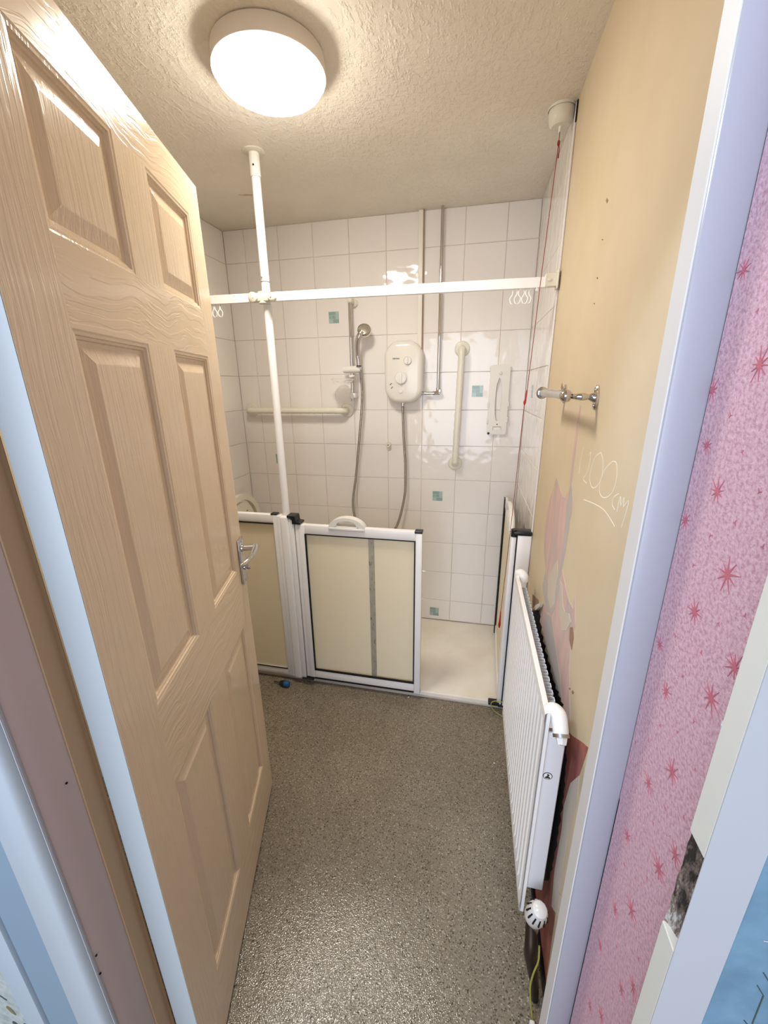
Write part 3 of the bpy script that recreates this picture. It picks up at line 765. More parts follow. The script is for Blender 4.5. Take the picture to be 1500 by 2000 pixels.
part(MB().box((GX0 + .02, -.694, BZ + .001), (GX1, -.672, GZ0 + .001)), 'drip_seal', BLACK, scr, smooth=False)
# arched grip on top of the gate
m_ = MB(); bm = m_.bm
hx0, hx1, hz = .786, .962, .902
out, inn = [], []
N = 18
for k in range(N + 1):
    t = math.pi * k / N
    cx, rx = (hx0 + hx1) / 2, (hx1 - hx0) / 2
    out.append((cx - rx * math.cos(t) * (1 - .10 * math.sin(t)), hz - .012 + .058 * math.sin(t) ** .8))
    inn.append((cx - (rx - .040) * math.cos(t), hz + .003 + .029 * math.sin(t) ** .8))
for y in (-.7015, -.664):
    for P in (out, inn): pass
def ringv(P, y): return [bm.verts.new((a, y, b)) for a, b in P]
oF, iF, oB, iB = ringv(out, -.7015), ringv(inn, -.7015), ringv(out, -.664), ringv(inn, -.664)
for k in range(N):
    bm.faces.new((oF[k], oF[k + 1], iF[k + 1], iF[k])); bm.faces.new((oB[k + 1], oB[k], iB[k], iB[k + 1]))
    bm.faces.new((oF[k + 1], oF[k], oB[k], oB[k + 1])); bm.faces.new((iF[k], iF[k + 1], iB[k + 1], iB[k]))
bm.faces.new((oF[0], iF[0], iB[0], oB[0])); bm.faces.new((oF[N], oB[N], iB[N], iF[N]))
bmesh.ops.recalc_face_normals(bm, faces=bm.faces)
m_.box((hx0 + .004, -.7035, hz - .016), (hx1 - .004, -.6975, hz - .001), .002)
m_.box((hx0 + .030, -.7015, hz - .003), (hx1 - .030, -.664, hz + .004), .001)
grip = part(m_, 'grip', WHITE_PL, scr, angle=50)

# ------------------------------------------------------------------ right screen, folded back along the right wall
sr = thing('shower_screen', (1.62, -.676, .034), 'half-height white framed shower screen folded open against the right tiles', 'shower screen')
part(MB().box((1.617, -.700, BZ), (1.672, -.655, .915), .003, 2), 'wall_profile', WHITE_ALU, sr)
part(MB().box((1.600, -.702, .915), (1.673, -.652, .932), .004, 2), 'cap', BLACK, sr)
part(MB().tube([(1.603, -.684, .905), (1.603, -.684, .936)], .0125, 20), 'hinge_cap', BLACK, sr)
part(MB().box((1.6135, -.698, BZ), (1.6172, -.660, .915)), 'hinge_gasket', BLACK, sr, smooth=False)
part(MB().box((1.592, -.694, BZ), (1.6135, -.668, .905), .004, 2), 'hinge_strip', WHITE_ALU, sr)
part(MB().box((1.553, -.700, BZ - .001), (1.604, -.670, BZ + .018), .004, 2), 'hinge_foot', BLACK, sr)
part(MB().box((1.598, -.706, BZ - .001), (1.630, -.690, BZ + .008), .003), 'hinge_foot', BLACK, sr)
# folded gate leaf, seen nearly edge-on, running to the back wall
def leaf_box(y0, z0, y1, z1, t=.014, xo=0., bev=.002, mb=None):
    # slab between y0..y1 following the leaf's line from (1.600,-.655) to (1.618,-.06)
    mb = mb or MB()
    def xc(y): return 1.600 + (.018 / .595) * (y + .655) + xo
    mb.prism([(xc(y0) - t / 2, y0), (xc(y0) + t / 2, y0), (xc(y1) + t / 2, y1), (xc(y1) - t / 2, y1)], z0, z1, 'z')
    return mb
part(leaf_box(-.655, .055, -.620, .905), 'side_rail', WHITE_ALU, sr, smooth=False)
part(leaf_box(-.095, .045, -.060, .905), 'side_rail', WHITE_ALU, sr, smooth=False)
part(leaf_box(-.620, .055, -.095, .098), 'bottom_rail', WHITE_ALU, sr, smooth=False)
part(leaf_box(-.620, .862, -.095, .905), 'top_rail', WHITE_ALU, sr, smooth=False)
part(leaf_box(-.620, .098, -.095, .862, t=.005), 'pane', FROST, sr, smooth=False)
part(leaf_box(-.095, .060, -.088, .90, t=.017), 'pane_seal', BLACK, sr, smooth=False)
part(leaf_box(-.100, .045, -.058, .907, t=.006, xo=-.010), 'edge_seal', BLACK, sr, smooth=False)
m_ = MB(); m_.tube([(1.601, -.620, .903), (1.6015, -.585, .938), (1.603, -.52, .962), (1.605, -.44, .966), (1.607, -.36, .955), (1.608, -.31, .930), (1.609, -.28, .903)], .0125, 12, smooth=4)
part(m_, 'grip', WHITE_PL, sr)

# ------------------------------------------------------------------ right wall earth wire at the screen foot
m_ = MB(); m_.tube([(1.618, -.712, .075), (1.585, -.712, .076), (1.568, -.712, .066), (1.566, -.713, .045), (1.578, -.715, .025), (1.60, -.718, .010), (1.64, -.74, .004)], .0022, 8, smooth=5)
w1 = m_.build('earth_wire', WIRE, loc=(1.6, -.715, .01)); tag(w1, 'green and yellow wire curling at the foot of the right screen', 'wire')

# ------------------------------------------------------------------ electric shower unit
shw = thing('electric_shower', (1.028, 0, 1.58), 'white oblong electric shower unit with two dials on the back wall', 'electric shower')
def rrect(cx, cz, w_, h_, r, n=8, bulge=0.):
    pts = []
    for (sx, sz, a0) in ((1, 1, 0), (-1, 1, 90), (-1, -1, 180), (1, -1, 270)):
        for k in range(n + 1):
            a = math.radians(a0 + 90 * k / n)
            x = sx * (w_ / 2 - r) + r * math.cos(a); z = sz * (h_ / 2 - r) + r * math.sin(a)
            pts.append((cx + x + bulge * x * (1 - (2 * z / h_) ** 2), cz + z + bulge * .9 * z * (1 - (2 * x / w_) ** 2)))
    return pts
def shell(cx, cz, w_, h_, r, prof, bulge=0., n=8):
    # prof (inset, y); rounded rectangle rings stepping out of the back wall
    m_ = MB(); bm = m_.bm; rings = []
    for ins, y in prof:
        rings.append([bm.verts.new((a, y, b)) for a, b in rrect(cx, cz, w_ - 2 * ins, h_ - 2 * ins, max(r - ins, .004), n, bulge)])
    L = len(rings[0])
    for A, B in zip(rings, rings[1:]):
        for k in range(L): bm.faces.new((A[k], A[(k + 1) % L], B[(k + 1) % L], B[k]))
    bm.faces.new(rings[-1]); bm.faces.new(rings[0][::-1])
    bmesh.ops.recalc_face_normals(bm, faces=bm.faces)
    return m_
SCX, SCZ = 1.0295, 1.582
part(shell(SCX, SCZ, .196, .298, .068, [(0, -.001), (-.001, -.030)], .06), 'backplate', CREAM_PL, shw)
part(shell(SCX, SCZ, .200, .304, .070, [(.002, -.028), (0, -.031), (0, -.062), (.004, -.074), (.012, -.083), (.024, -.087)], .06), 'cover', mat('shower_cover_plastic', (.80, .76, .69), .16), shw, angle=60)
def dial(cx, cz, r, name):
    d = part(MB().lathe([(r * 1.22, -.001), (r * 1.22, .0012), (r * 1.16, .002), (r * 1.08, .0006)], at((cx, -.087, cz), TOY), 36, cap=False), name, WHITE_PL, shw)
    part(MB().lathe([(r, 0), (r, .008), (r * .93, .010), (0, .0105)], at((cx, -.087, cz), TOY), 36, cap=False), 'dial', WHITE_PL, d)
    part(MB().box((cx - r * .17, -.105, cz - r * .95), (cx + r * .20, -.094, cz + r * .9), .0025, 2), 'grip_bar', WHITE_PL, d)
    return d
dial(1.055, 1.640, .0190, 'dial_surround'); dial(1.019, 1.553, .0300, 'dial_surround')
part(MB().lathe([(.0165, -.001), (.0165, .0012), (.0140, .0015), (.0125, -.0005)], at((1.018, -.087, 1.485), TOY), 32, cap=False), 'button_surround', WHITE_PL, shw)
part(MB().lathe([(.0105, 0), (.0105, .005), (.009, .0065), (0, .007)], at((1.018, -.087, 1.485), TOY), 32, cap=False), 'button', WHITE_PL, shw)
# small printed lettering and indicator strokes (unreadably small in the photo)
fc = bpy.data.curves.new('maker_name', 'FONT'); fc.body = 'TRITON'; fc.size = .0105; fc.extrude = .0003; fc.offset = .0002
fo = bpy.data.objects.new('maker_name', fc); COL.objects.link(fo)
fme = bpy.data.meshes.new_from_object(fo.evaluated_get(bpy.context.evaluated_depsgraph_get())); bpy.data.objects.remove(fo)
fme.transform(at((.9725, -.0876, 1.6480), rotx(math.pi / 2))); fme.transform(Matrix.Translation(-Vector(shw.location)))
fme.materials.clear(); fme.materials.append(LEAD)
ft = bpy.data.objects.new('maker_name', fme); COL.objects.link(ft); ft.parent = shw
for k in range(3): part(MB().box((.974 + k * .0035, -.0876, 1.6455), (.9765 + k * .0035, -.0868, 1.6468)), 'print', mat('grey_print', (.4, .4, .38), .6), shw, smooth=False)
for (x, z) in ((.956, 1.518), (.962, 1.500)):
    part(MB().prism([(x, z), (x + .0025, z - .0015), (x + .0125, z + .0075), (x + .0125, z + .0095), (x + .010, z + .0095)], -.0882, -.0865, 'y'), 'indicator', BLACK, shw, smooth=False)
part(MB().tube([(1.022, -.05, 1.437), (1.022, -.05, 1.405)], [.010, .008], 18), 'outlet_nut', CHROME, shw)

# cable trunking and supply pipe
tr = MB().box((1.0955, -.016, 1.70), (1.1185, .0, H - .001), .0015).build('cable_trunking', mat('trunking_plastic', (.80, .75, .66), .35), loc=None)
tag(tr, 'slim white cable trunking running up from the shower unit', 'cable trunking')
tr2 = MB().box((1.1187, -.014, 1.70), (1.1225, 0., H - .001)).build('shadow_gap', PEEL_BROWN, tr, smooth=False)
pipe = thing('supply_pipe', (1.214, -.03, 1.5), 'chrome supply pipe dropping from the ceiling to the shower unit', 'pipe')
part(MB().tube([(1.214, -.028, H), (1.214, -.028, 1.495)], .0078, 16), 'riser', CHROME, pipe)
part(MB().tube([(1.214, -.028, 1.500), (1.214, -.028, 1.478), (1.213, -.030, 1.472)], [.0105, .0105, .010], 18), 'elbow', CHROME, pipe)
part(MB().tube([(1.125, -.032, 1.472), (1.205, -.032, 1.472)], .0078, 16), 'branch', CHROME, pipe)
part(MB().tube([(1.188, -.032, 1.472), (1.200, -.032, 1.472), (1.202, -.032, 1.472), (1.222, -.030, 1.472)], [.011, .011, .0095, .0095], 18), 'compression_nut', CHROME, pipe)
part(MB().lathe([(.010, 0), (.010, .006), (0, .008)], at((1.222, -.034, 1.484), TOY), 16), 'elbow_boss', CHROME, pipe)

# ------------------------------------------------------------------ riser rail, handset, slider, dish
rs = thing('riser_rail', (.736, -.05, 1.45), 'chrome riser rail with white slider on the back wall', 'riser rail')
part(MB().tube([(.736, -.055, 1.937), (.735, -.055, 1.435)], .0095, 20), 'rail_tube', CHROME, rs)
part(MB().box((.7225, -.066, 1.936), (.752, -.0, 1.962), .008, 3), 'top_bracket', CREAM_PL, rs)
part(MB().lathe([(.022, 0), (.022, .012), (.016, .018)], at((.745, 0, 1.945), TOY), 24), 'top_cover', CREAM_PL, rs)
part(MB().box((.722, -.066, 1.449), (.754, -.0, 1.478), .008, 3), 'bottom_bracket', WHITE_PL, rs)
part(MB().tube([(.736, -.055, 1.449), (.736, -.055, 1.432)], .0105, 20), 'end_cap', STEEL, rs)
part(MB().tube([(.690, -.066, 1.601), (.700, -.066, 1.602), (.772, -.070, 1.603), (.790, -.072, 1.603)], [.0165, .0185, .0185, .016], 24), 'slider', WHITE_PL, rs)
part(MB().box((.722, -.070, 1.560), (.752, -.045, 1.574), .004, 2), 'dish_clamp', WHITE_PL, rs)
hs = thing('shower_handset', (.782, -.085, 1.62), 'round chrome shower handset resting in the slider', 'shower head')
part(MB().tube([(.784, -.084, 1.612), (.783, -.084, 1.635), (.781, -.090, 1.68), (.784, -.100, 1.73), (.796, -.106, 1.765), (.812, -.100, 1.79)], [.0095, .0125, .0135, .0145, .015, .016], 20, smooth=5), 'handle', CHROME, hs)
HM = at((.8185, -.082, 1.795), rotx(math.radians(68)) @ roty(math.radians(12)))
part(MB().lathe([(.0, -.016), (.025, -.015), (.036, -.006), (.0385, 0), (.0385, .006), (.035, .009)], HM, 36, cap=False), 'head_shell', CREAM_PL, hs)
part(MB().lathe([(.0345, .004), (.033, .010), (.026, .018), (0, .0225)], HM, 36, cap=False), 'head_back', mat('smoky_chrome', (.50, .46, .40), .22, .8), hs)
part(MB().tube([(.784, -.084, 1.622), (.784, -.084, 1.616)], .0135, 20), 'collar', BLACK, hs)
hose = thing('shower_hose', (.784, -.07, 1.6), 'grey metal shower hose looping down from handset to shower unit', 'shower hose')
m_ = MB(); m_.tube([(.788, -.072, 1.600), (.7925, -.062, 1.50), (.786, -.058, 1.387), (.765, -.055, 1.212), (.738, -.055, 1.0), (.716, -.058, .86), (.716, -.06, .78), (.735, -.065, .70), (.78, -.08, .60), (.86, -.09, .53),
                   (.93, -.08, .585), (.968, -.065, .66), (.992, -.058, .705), (1.015, -.052, .785), (1.036, -.05, .90), (1.039, -.05, 1.0), (1.037, -.05, 1.10), (1.028, -.05, 1.24), (1.022, -.05, 1.405)], .0072, 12, smooth=8)
part(m_, 'hose_tube', HOSE, hose)
part(MB().tube([(.789, -.074, 1.592), (.792, -.066, 1.560)], [.0095, .0085], 16), 'end_nut', STEEL, hose)
dish = thing('soap_dish', (.70, -.09, 1.5), 'clear plastic soap dish hung on the riser rail', 'soap dish')
m_ = MB(); m_.lathe([(.062, .006), (.064, .004), (.052, -.012), (.0, -.016)], at((.692, -.105, 1.548)) @ Matrix.Diagonal((1.05, .75, 1, 1)), 36, cap=False)
part(m_, 'tray', CLEAR, dish)
part(MB().box((.738, -.074, 1.530), (.762, -.050, 1.566), .003), 'bracket', CLEAR, dish)
m_ = MB(); pts = [(.695 + .052 * math.cos(a), -.085, 1.468 + .050 * math.sin(a)) for a in [math.radians(t) for t in range(60, 300, 20)]]
m_.tube(pts, .0035, 8); m_.lathe([(.046, 0), (.046, .002), (0, .003)], at((.700, -.083, 1.468), TOY), 32, cap=False); part(m_, 'retaining_ring', CLEAR, dish)

# hose retainer knob
kn = thing('hose_retainer', (.931, -.01, 1.178), 'small cream plastic knob on a tile between the hoses', 'wall hook')
part(MB().lathe([(.016, 0), (.016, .004), (.013, .012), (.0145, .020), (.012, .023), (0, .024)], at((.931, 0, 1.182), TOY), 28, cap=False), 'knob', CREAM_PL, kn)
part(MB().lathe([(.0035, 0), (.0035, .0008)], at((.931, -.0236, 1.182), TOY), 12), 'screw', BLACK, kn)
part(MB().lathe([(.011, 0), (.011, .004), (.008, .008)], at((.931, 0, 1.158), TOY), 20), 'lower_lug', CREAM_PL, kn)

# ------------------------------------------------------------------ grab rails
def grab(name_label, a, b, off=.058):
    a = Vector(a); b = Vector(b); d = (b - a).normalized()
    g = thing('grab_rail', tuple((a + b) / 2), name_label, 'grab rail')
    n = 34; pts = []; rad = []
    pts.append(a + Vector((0, 0, 0))); rad.append(.0185)
    A = a + d * .018 + Vector((0, -off, 0)); B = b - d * .018 + Vector((0, -off, 0))
    pts += [a + Vector((0, -off * .45, 0)) + d * .001, a + Vector((0, -off * .82, 0)) + d * .006]; rad += [.0180, .0178]
    for k in range(n + 1):
        t = k / n; pts.append(A.lerp(B, t)); rad.append(.0168 + .0013 * math.sin(t * 13 * math.pi * 2))
    pts += [b + Vector((0, -off * .82, 0)) - d * .006, b + Vector((0, -off * .45, 0)) - d * .001, b]; rad += [.0178, .0180, .0185]
    part(MB().tube(pts, rad, 20), 'bar', GRAB_PL, g)
    for p in (a, b):
        part(MB().lathe([(.040, 0), (.040, .004), (.036, .009), (.022, .012)], at(p, TOY), 36), 'flange', GRAB_PL, g)
grab('long level cream grab rail low on the left of the back wall', (.068, 0, 1.381), (.683, 0, 1.379))
grab('upright cream grab rail right of the shower unit', (1.335, 0, 1.696), (1.322, 0, 1.082))

# ------------------------------------------------------------------ perforated wall bracket
HX0, HX1, HZ0, HZ1 = 1.488, 1.590, 1.250, 1.612
br = thing('wall_bracket', (1.54, -.01, 1.43), 'flat cream plastic bracket with long slot at right of back wall', 'bracket')
m_ = MB(); bm = m_.bm
slot = [(1.5375 + .017 * math.cos(a) * (1 + .0 * math.sin(a)), 1.434 + .112 * math.sin(a)) for a in [2 * math.pi * k / 32 for k in range(32)]]
outr = rrect((HX0 + HX1) / 2, (HZ0 + HZ1) / 2, HX1 - HX0, HZ1 - HZ0, .014, 7)[:32]
# align start of both rings at angle 0 and bridge
import operator
def by_ang(P, c): return sorted(P, key=lambda q: math.atan2(q[1] - c[1], (q[0] - c[0]) * 3.2) % (2 * math.pi))
cc = (1.5385, 1.434)
slot = by_ang(slot, cc); outr = by_ang(outr, cc)
def rv(P, y): return [bm.verts.new((a, y, b)) for a, b in P]
YF = -.018
oF, iF, oB, iB = rv(outr, YF), rv(slot, YF), rv(outr, -.001), rv(slot, -.001)
for k in range(32):
    k2 = (k + 1) % 32
    bm.faces.new((oF[k], oF[k2], iF[k2], iF[k])); bm.faces.new((oF[k2], oF[k], oB[k], oB[k2])); bm.faces.new((iF[k], iF[k2], iB[k2], iB[k]))
bmesh.ops.recalc_face_normals(bm, faces=bm.faces)
part(m_, 'plate', mat('bracket_plastic', (.78, .74, .67), .3), br, angle=30)
part(MB().lathe([(.0075, 0), (.0075, .006), (.005, .010), (0, .011)], at((1.540, YF, 1.571), TOY), 18, cap=False), 'stud', WHITE_PL, br)
part(MB().lathe([(.0032, 0), (.0032, .0006)], at((1.5405, YF, 1.305), TOY), 12), 'screw_hole', DARK, br)
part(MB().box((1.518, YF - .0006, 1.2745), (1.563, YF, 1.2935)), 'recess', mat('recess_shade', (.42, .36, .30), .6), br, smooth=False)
part(MB().box((1.5205, YF - .0012, 1.2745), (1.5605, YF - .0004, 1.289)), 'recess_lip', WHITE_PL, br, smooth=False)
for (x, z) in ((HX0 - .0005, 1.408), (HX0 - .0005, 1.322), (HX1 + .001, 1.412), (HX1 + .001, 1.330)):
    part(MB().box((x - .004, YF - .006, z - .014), (x + .004, -.002, z + .014), .002), 'clip', WHITE_PL, br)
part(MB().lathe([(.007, 0), (.007, .003), (0, .004)], at((1.497, YF + .002, 1.256), TOY), 16), 'foot', BLACK, br)

# ------------------------------------------------------------------ pull switch, cord
ps = thing('pull_switch', (1.634, -.664, H), 'cream ceiling pull switch in the corner with a red cord', 'pull switch')
PM = at((1.634, -.664, H), rotx(math.pi))
part(MB().lathe([(.041, 0), (.041, .006), (.0405, .007)], PM, 40, cap=False), 'base_plate', CREAM_PL, ps)
part(MB().lathe([(.038, .006), (.039, .012), (.0375, .030), (.034, .042), (.026, .049), (.0, .0505)], PM, 40, cap=False), 'dome', CREAM_PL, ps)
part(MB().tube([(1.634, -.668, 2.294), (1.632, -.672, 2.272)], [.006, .0035], 12), 'nozzle', WHITE_PL, ps)
cd_ = MB()
cpts = [(1.632, -.676, 2.274), (1.629, -.70, 2.235), (1.622, -.714, 2.10), (1.612, -.7195, 1.87), (1.600, -.716, 1.50), (1.5945, -.714, 1.44), (1.585, -.712, .95), (1.573, -.7115, .545)]
cd_.tube(cpts, .00135, 6, smooth=3)
part(cd_, 'cord', RED, ps)
part(MB().lathe([(0, -.010), (.0042, -.004), (.004, .004), (0, .010)], at((1.629, -.70, 2.235)), 10, cap=False), 'knot', RED, ps)
part(MB().tube([(1.630, -.700, 2.236), (1.6325, -.702, 2.216), (1.6315, -.703, 2.195)], [.0012, .0012, .0022], 6), 'cord_tail', RED, ps)
part(MB().tube([(1.5990, -.716, 1.492), (1.5975, -.716, 1.462), (1.595, -.716, 1.448), (1.5945, -.716, 1.438)], [.0022, .0030, .0052, .0018], 10), 'connector', RED_PL, ps)
part(MB().tube([(1.5735, -.7115, .560), (1.5730, -.7115, .515), (1.5725, -.7115, .490), (1.5725, -.7115, .478)], [.002, .0038, .0055, .003], 12), 'toggle', RED_PL, ps)

# ------------------------------------------------------------------ toilet roll holder
tp = thing('roll_holder', (W, -1.2, 1.485), 'chrome toilet roll holder on the peeling cream wall', 'roll holder')
def rose(y, z):
    part(MB().prism([(y + .030 * math.cos(a) * (.55 + .45 * abs(math.cos(a))) * .5, z + .027 * math.sin(a)) for a in [2 * math.pi * k / 28 for k in range(28)]], W - .006, W, 'x', bev=.002), 'wall_plate', CHROME, tp)
    for dz in (-.017, .017): part(MB().lathe([(.004, 0), (.0035, .002), (0, .003)], at((W - .006, y, z + dz), TOX), 12), 'screw', STEEL, tp)
YA, YB = -1.338, -1.005
rose(YA, 1.483); rose(YB, 1.484)
part(MB().tube([(W - .004, YA, 1.483), (W - .012, YA, 1.484), (W - .018, YA, 1.4845), (W - .030, YA, 1.485), (W - .044, YA, 1.4855), (W - .052, YA, 1.486)], [.012, .009, .006, .0085, .0060, .0055], 18, smooth=3), 'post', CHROME, tp)
part(MB().lathe([(0, -.0145), (.008, -.012), (.0135, -.005), (.0145, 0), (.0135, .005), (.008, .012), (0, .0145)], at((W - .064, YA + .008, 1.487)), 28, cap=False), 'ball', CHROME, tp)
part(MB().tube([(W - .004, YB, 1.484), (W - .030, YB, 1.485), (W - .060, YB, 1.487), (W - .068, YB + .002, 1.487)], [.014, .008, .008, .012], 18), 'post', CHROME, tp)
part(MB().tube([(W - .066, YA + .014, 1.4875), (W - .066, -1.16, 1.4885), (W - .066, -1.155, 1.4885), (W - .066, YB - .01, 1.4875)], [.0092, .0092, .0105, .0105], 24), 'roller', mat('satin_roller', (.62, .60, .58), .3, .9), tp)
part(MB().lathe([(.013, 0), (.0175, .003), (.0175, .010), (.012, .014)], at((W - .066, YB - .006, 1.4875), rotx(-math.pi / 2)), 24), 'end_cap', CHROME, tp)

# ------------------------------------------------------------------ radiator
RX0, RX1 = 1.600, 1.637
RYN, RYF = -1.572, -.880
RZ0, RZ1 = .165, .826
rd = thing('radiator', (1.625, -1.22, .165), 'white panel radiator with grey fins on the right wall', 'radiator')
# ribbed front panel
m_ = MB(); bm = m_.bm
NR = 20; L = RYF - RYN; pitch = L / NR
prof = []
for k in range(NR):
    y = RYN + k * pitch
    prof += [(y, .0), (y + pitch * .34, .0), (y + pitch * .42, .0032), (y + pitch * .92, .0032)]
prof.append((RYF, 0.))
F0 = [bm.verts.new((RX0 + d, y, RZ0 + .040)) for y, d in prof]; F1 = [bm.verts.new((RX0 + d, y, RZ1 - .040)) for y, d in prof]
T1 = [bm.verts.new((RX0 - .001, y, RZ1 - .028)) for y, d in prof]; B1 = [bm.verts.new((RX0 - .001, y, RZ0 + .028)) for y, d in prof]
T2 = [bm.verts.new((RX0 - .001, y, RZ1 - .004)) for y, d in prof]; T3 = [bm.verts.new((RX0 + .003, y, RZ1)) for y, d in prof]; T4 = [bm.verts.new((RX0 + .010, y, RZ1)) for y, d in prof]
B2 = [bm.verts.new((RX0 - .001, y, RZ0 + .003)) for y, d in prof]; B3 = [bm.verts.new((RX0 + .003, y, RZ0)) for y, d in prof]; B4 = [bm.verts.new((RX0 + .010, y, RZ0)) for y, d in prof]
G1 = [bm.verts.new((RX0 + .010, y, RZ1 - .002)) for y, d in prof]
for A, B in ((B4, B3), (B3, B2), (B2, B1), (B1, F0), (F0, F1), (F1, T1), (T1, T2), (T2, T3), (T3, T4)):
    for k in range(len(prof) - 1): bm.faces.new((A[k], A[k + 1], B[k + 1], B[k]))
m_.box((RX0 + .0034, RYN + .0005, RZ0 + .0012), (RX0 + .0105, RYF - .0005, RZ1 - .0012))
bmesh.ops.recalc_face_normals(bm, faces=bm.faces)
part(m_, 'front_panel', RAD_WHITE, rd, angle=28)
# convector fins
NF = 25
fin_me = bpy.data.meshes.new('fin'); 
tmp = MB(); p_ = (L - .085) / NF
tmp.box((0, 0, 0), (RX1 - RX0 - .012, .0014, RZ1 - RZ0 - .084))
tmp.box((RX1 - RX0 - .0134, 0, 0), (RX1 - RX0 - .012, p_ * .62, RZ1 - RZ0 - .084))
tmp.box((0, p_ * .62 - .0014, 0), (RX1 - RX0 - .012, p_ * .62, RZ1 - RZ0 - .084))
tmp.box((0, p_ * .62 - .001, .0), (.0014, p_ - .0002, RZ1 - RZ0 - .084))
tmp.bm.to_mesh(fin_me); fin_me.materials.append(RAD_FIN); tmp.bm.free()
for k in range(NF):
    o = bpy.data.objects.new('fin', fin_me); COL.objects.link(o); o.parent = rd
    o.location = Vector((RX0 + .012, RYN + .055 + (L - .085) * k / NF, RZ0 + .050)) - Vector(rd.location)
part(MB().box((RX0 + .0112, RYN + .006, RZ0 + .088), (RX0 + .051, RYN + .014, RZ1 - .058), .002), 'end_cover', mat('end_cover_enamel', (.82, .80, .83), .35), rd)
lg = part(MB().lathe([(.0105, 0), (.0105, .0005)], at((1.6235, RYN + .0058, .643), TOY), 24), 'badge', LEAD, rd)
part(MB().lathe([(.0088, 0), (.0088, .0009)], at((1.6235, RYN + .0058, .643), TOY), 24), 'badge_face', RAD_WHITE, lg)
part(MB().prism([(1.618, .637), (1.629, .637), (1.629, .640), (1.625, .642), (1.627, .647), (1.624, .650), (1.621, .648), (1.623, .645), (1.618, .640)], RYN + .0042, RYN + .0052, 'y'), 'badge_mark', LEAD, lg, smooth=False)
part(MB().box((RX0 + .011, RYN + .012, RZ1 - .052), (RX1 - .004, RYN + .050, RZ1 - .020), .004, 2), 'top_tube', RAD_WHITE, rd)
# bleed plug elbows
part(MB().tube([(RX0 + .006, RYN + .020, RZ1 - .012), (RX0 + .018, RYN + .018, RZ1 - .004), (RX0 + .028, RYN + .008, RZ1 - .008), (RX0 + .030, RYN - .008, RZ1 - .020), (RX0 + .0305, RYN - .020, RZ1 - .032)],
                [.012, .016, .0172, .0165, .0160], 24, smooth=5), 'elbow', RAD_WHITE, rd)
part(MB().tube([(RX0 + .0305, RYN - .0195, RZ1 - .0315), (RX0 + .031, RYN - .0245, RZ1 - .0365)], .0168, 24), 'elbow_ring', STEEL, rd)
bl = part(MB().tube([(RX0 + .031, RYN - .024, RZ1 - .036), (RX0 + .031, RYN - .034, RZ1 - .046)], [.0128, .0095], 6), 'bleed_nut', RAD_WHITE, rd)
part(MB().tube([(RX0 + .031, RYN - .0335, RZ1 - .0455), (RX0 + .031, RYN - .0345, RZ1 - .0465)], .0042, 10), 'bleed_hole', mat('bleed_brown', (.10, .07, .05), .6), bl)
part(MB().tube([(RX0 + .004, RYF + .004, RZ1 + .002), (RX0 + .018, RYF - .004, RZ1 + .006), (RX0 + .027, RYF - .012, RZ1 - .004), (RX0 + .029, RYF - .018, RZ1 - .022)], [.012, .017, .0185, .014], 20, smooth=4), 'elbow', RAD_WHITE, rd)
# wall brackets
for y in (RYN + .12, RYF - .14): part(MB().box((RX1, y, RZ0 + .1), (W - .0025, y + .03, RZ1 - .20)), 'wall_hanger', STEEL, rd, smooth=False)
# thermostatic valve
VC = Vector((1.6285, -1.620, .254))
tv = thing('radiator_valve', tuple(VC), 'white slotted thermostatic valve head under the radiator', 'radiator valve')
VM = at(VC, rotx(math.radians(18)) @ roty(math.radians(3)))
part(MB().lathe([(.012, -.045), (.020, -.040), (.0235, -.028), (.0245, -.008), (.0240, .014), (.0215, .034), (.0165, .047), (.0075, .053), (0, .0535)], VM, 36, cap=False), 'head', WHITE_PL, tv)
for k in range(12):
    a = 2 * math.pi * k / 12
    m_ = MB(); m_.box((-.0017, -.0018, -.0135), (.0017, .0020, .0145), .0004)
    rr_ = .0222
    MM = VM @ Matrix.Rotation(a, 4, 'Z') @ Matrix.Translation((0, -.0222, .025)) @ rotx(math.radians(-14))
    bmesh.ops.transform(m_.bm, matrix=MM, verts=m_.bm.verts)
    part(m_, 'slot', DARK, tv, smooth=False)
part(MB().tube([VM @ Vector((0, 0, -.040)), VM @ Vector((0, 0, -.052)), VM @ Vector((0, 0, -.054)), VM @ Vector((0, 0, -.066))], [.0155, .0155, .013, .0145], 20), 'ring_nut', CHROME, tv)
pd = MB(); pd.tube([VM @ Vector((0, 0, -.064)), (1.624, -1.632, .160), (1.625, -1.640, .125), (1.637, -1.655, .06), (1.643, -1.660, .002)], [.013, .0165, .0165, .011, .010], 16, smooth=4)
part(pd, 'valve_body', COPPER, tv)
part(MB().tube([(1.630, -1.622, .19), (1.640, -1.60, .19), (1.640, -1.575, .20)], [.008, .009, .008], 14), 'tail', STEEL, tv)
w2m = MB(); w2m.tube([(1.638, -1.648, .19), (1.637, -1.662, .16), (1.627, -1.672, .125), (1.622, -1.682, .085), (1.628, -1.700, .035), (1.634, -1.715, .012), (1.640, -1.735, .006)], .0022, 8, smooth=5)
w2 = w2m.build('earth_wire', WIRE, loc=(1.63, -1.69, .05)); tag(w2, 'green and yellow wire hanging beside the radiator valve', 'wire')
cl = MB().box((1.622, -1.728, .0), (1.634, -1.712, .032), .002).build('pipe_clip', WHITE_PL); tag(cl, 'small white plastic clip on the floor below the radiator valve', 'pipe clip')
skir = MB().box((W - .012, -1.80, 0), (W - .001, -.72, .012), .003).build('baseboard_right', BLACK)
tag(skir, 'dark floor edging along the right wall under the radiator', 'skirting', kind='structure')

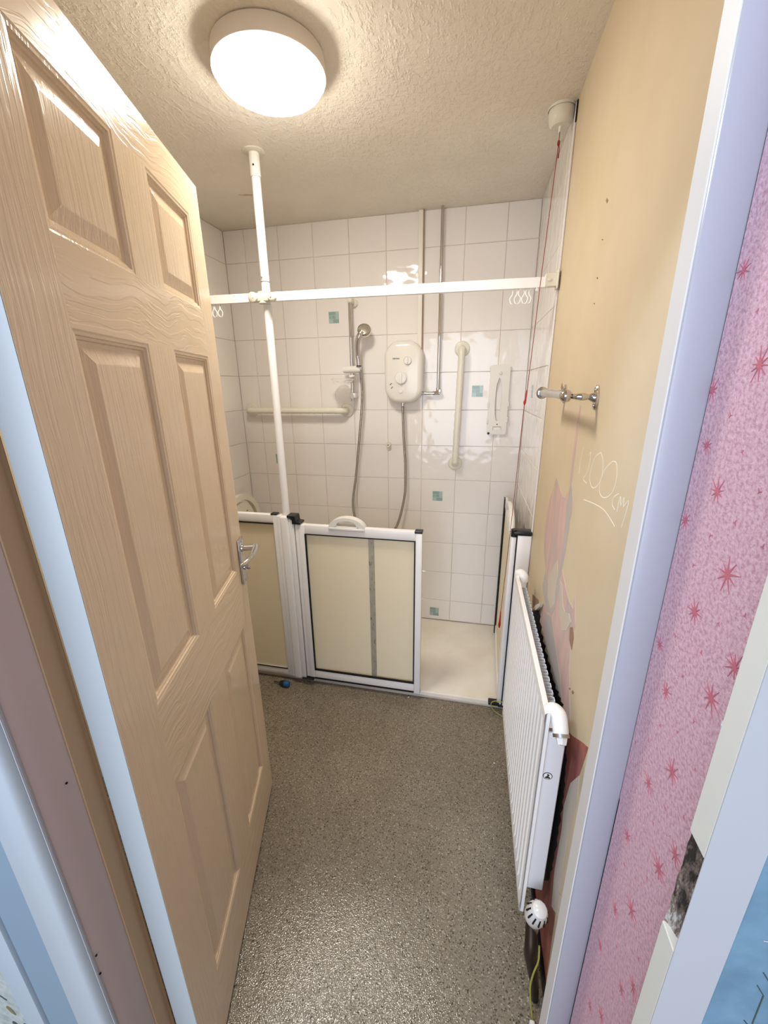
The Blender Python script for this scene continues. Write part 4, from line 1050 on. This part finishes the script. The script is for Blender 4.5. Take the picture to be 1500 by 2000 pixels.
# ------------------------------------------------------------------ fold-up shower seat on the left tiles
st = thing('folding_seat', (.08, -.30, .7), 'cream folded shower seat on the left tiles behind the door', 'shower seat')
def arch(r0, r1, z0, x0, x1, sc=1.02):
    m_ = MB(); N = 24; P = []
    for k in range(N + 1): a = math.pi * k / N; P.append((-.30 + r1 * math.cos(a), z0 + r1 * sc * math.sin(a)))
    Q = []
    for k in range(N + 1): a = math.pi * k / N; Q.append((-.30 + r0 * math.cos(a), z0 + r0 * sc * math.sin(a)))
    bm = m_.bm
    A, B = [[bm.verts.new((x, a, b)) for a, b in P] for x in (x0, x1)]; C, D = [[bm.verts.new((x, a, b)) for a, b in Q] for x in (x0, x1)]
    for k in range(N):
        bm.faces.new((A[k], A[k + 1], B[k + 1], B[k])); bm.faces.new((C[k + 1], C[k], D[k], D[k + 1]))
        bm.faces.new((B[k], B[k + 1], D[k + 1], D[k])); bm.faces.new((A[k + 1], A[k], C[k], C[k + 1]))
    for k in (0, N): bm.faces.new((A[k], B[k], D[k], C[k]))
    bmesh.ops.recalc_face_normals(bm, faces=bm.faces); return m_
part(arch(.166, .200, .712, .080, .105), 'outer_hoop', CREAM_PL, st, angle=50)
part(arch(.005, .150, .712, .074, .094), 'seat_pad', CREAM_PL, st, angle=50)
part(MB().box((.004, -.50, .55), (.105, -.10, .715), .012, 3), 'hinge_bar', CREAM_PL, st)
part(MB().lathe([(.006, 0), (.006, .001)], at((.0945, -.235, .80), roty(math.pi / 2)), 12), 'screw', PEEL_BROWN, st)
part(MB().box((.055, -.105, .716), (.075, -.055, .742), .006, 2), 'lug', CREAM_PL, st)

# ------------------------------------------------------------------ small things on the floor
sd_ = thing('stubby_screwdriver', (.50, -.735, 0), 'stubby blue and black screwdriver lying on the floor near the tray', 'screwdriver')
A_ = Vector((.440, -.728, .012)); D_ = (Vector((.530, -.741, .017)) - A_).normalized()
part(MB().tube([A_, A_ + D_ * .045], .0032, 10), 'shaft', mat('dark_steel', (.12, .09, .07), .4, .8), sd_)
part(MB().tube([A_ + D_ * .038, A_ + D_ * .044, A_ + D_ * .060, A_ + D_ * .070], [.008, .0125, .0165, .0168], 16, smooth=3), 'grip_front', BLACK, sd_)
part(MB().tube([A_ + D_ * .070, A_ + D_ * .082, A_ + D_ * .092, A_ + D_ * .097], [.0168, .0172, .0140, .004], 16, smooth=3), 'handle', BLUE_PL, sd_)
for k, (x, y, s, lab) in enumerate(((1.163, -.690, .005, 'tiny cream plaster crumb on the floor in front of the gate corner'), (1.335, -.725, .0028, 'tiny cream plaster crumb on the floor by the right of the tray edge'),
                                    (1.572, -.985, .0035, 'tiny pale paper sliver on the floor near the radiator end'))):
    m_ = MB(); bmesh.ops.create_icosphere(m_.bm, subdivisions=1, radius=s)
    for v in m_.bm.verts: v.co = v.co * random.uniform(.7, 1.2); v.co.z *= .5
    o = m_.build('plaster_crumb', CRUMB, smooth=False); o.location = (x, y, s * .55); tag(o, lab, 'debris')
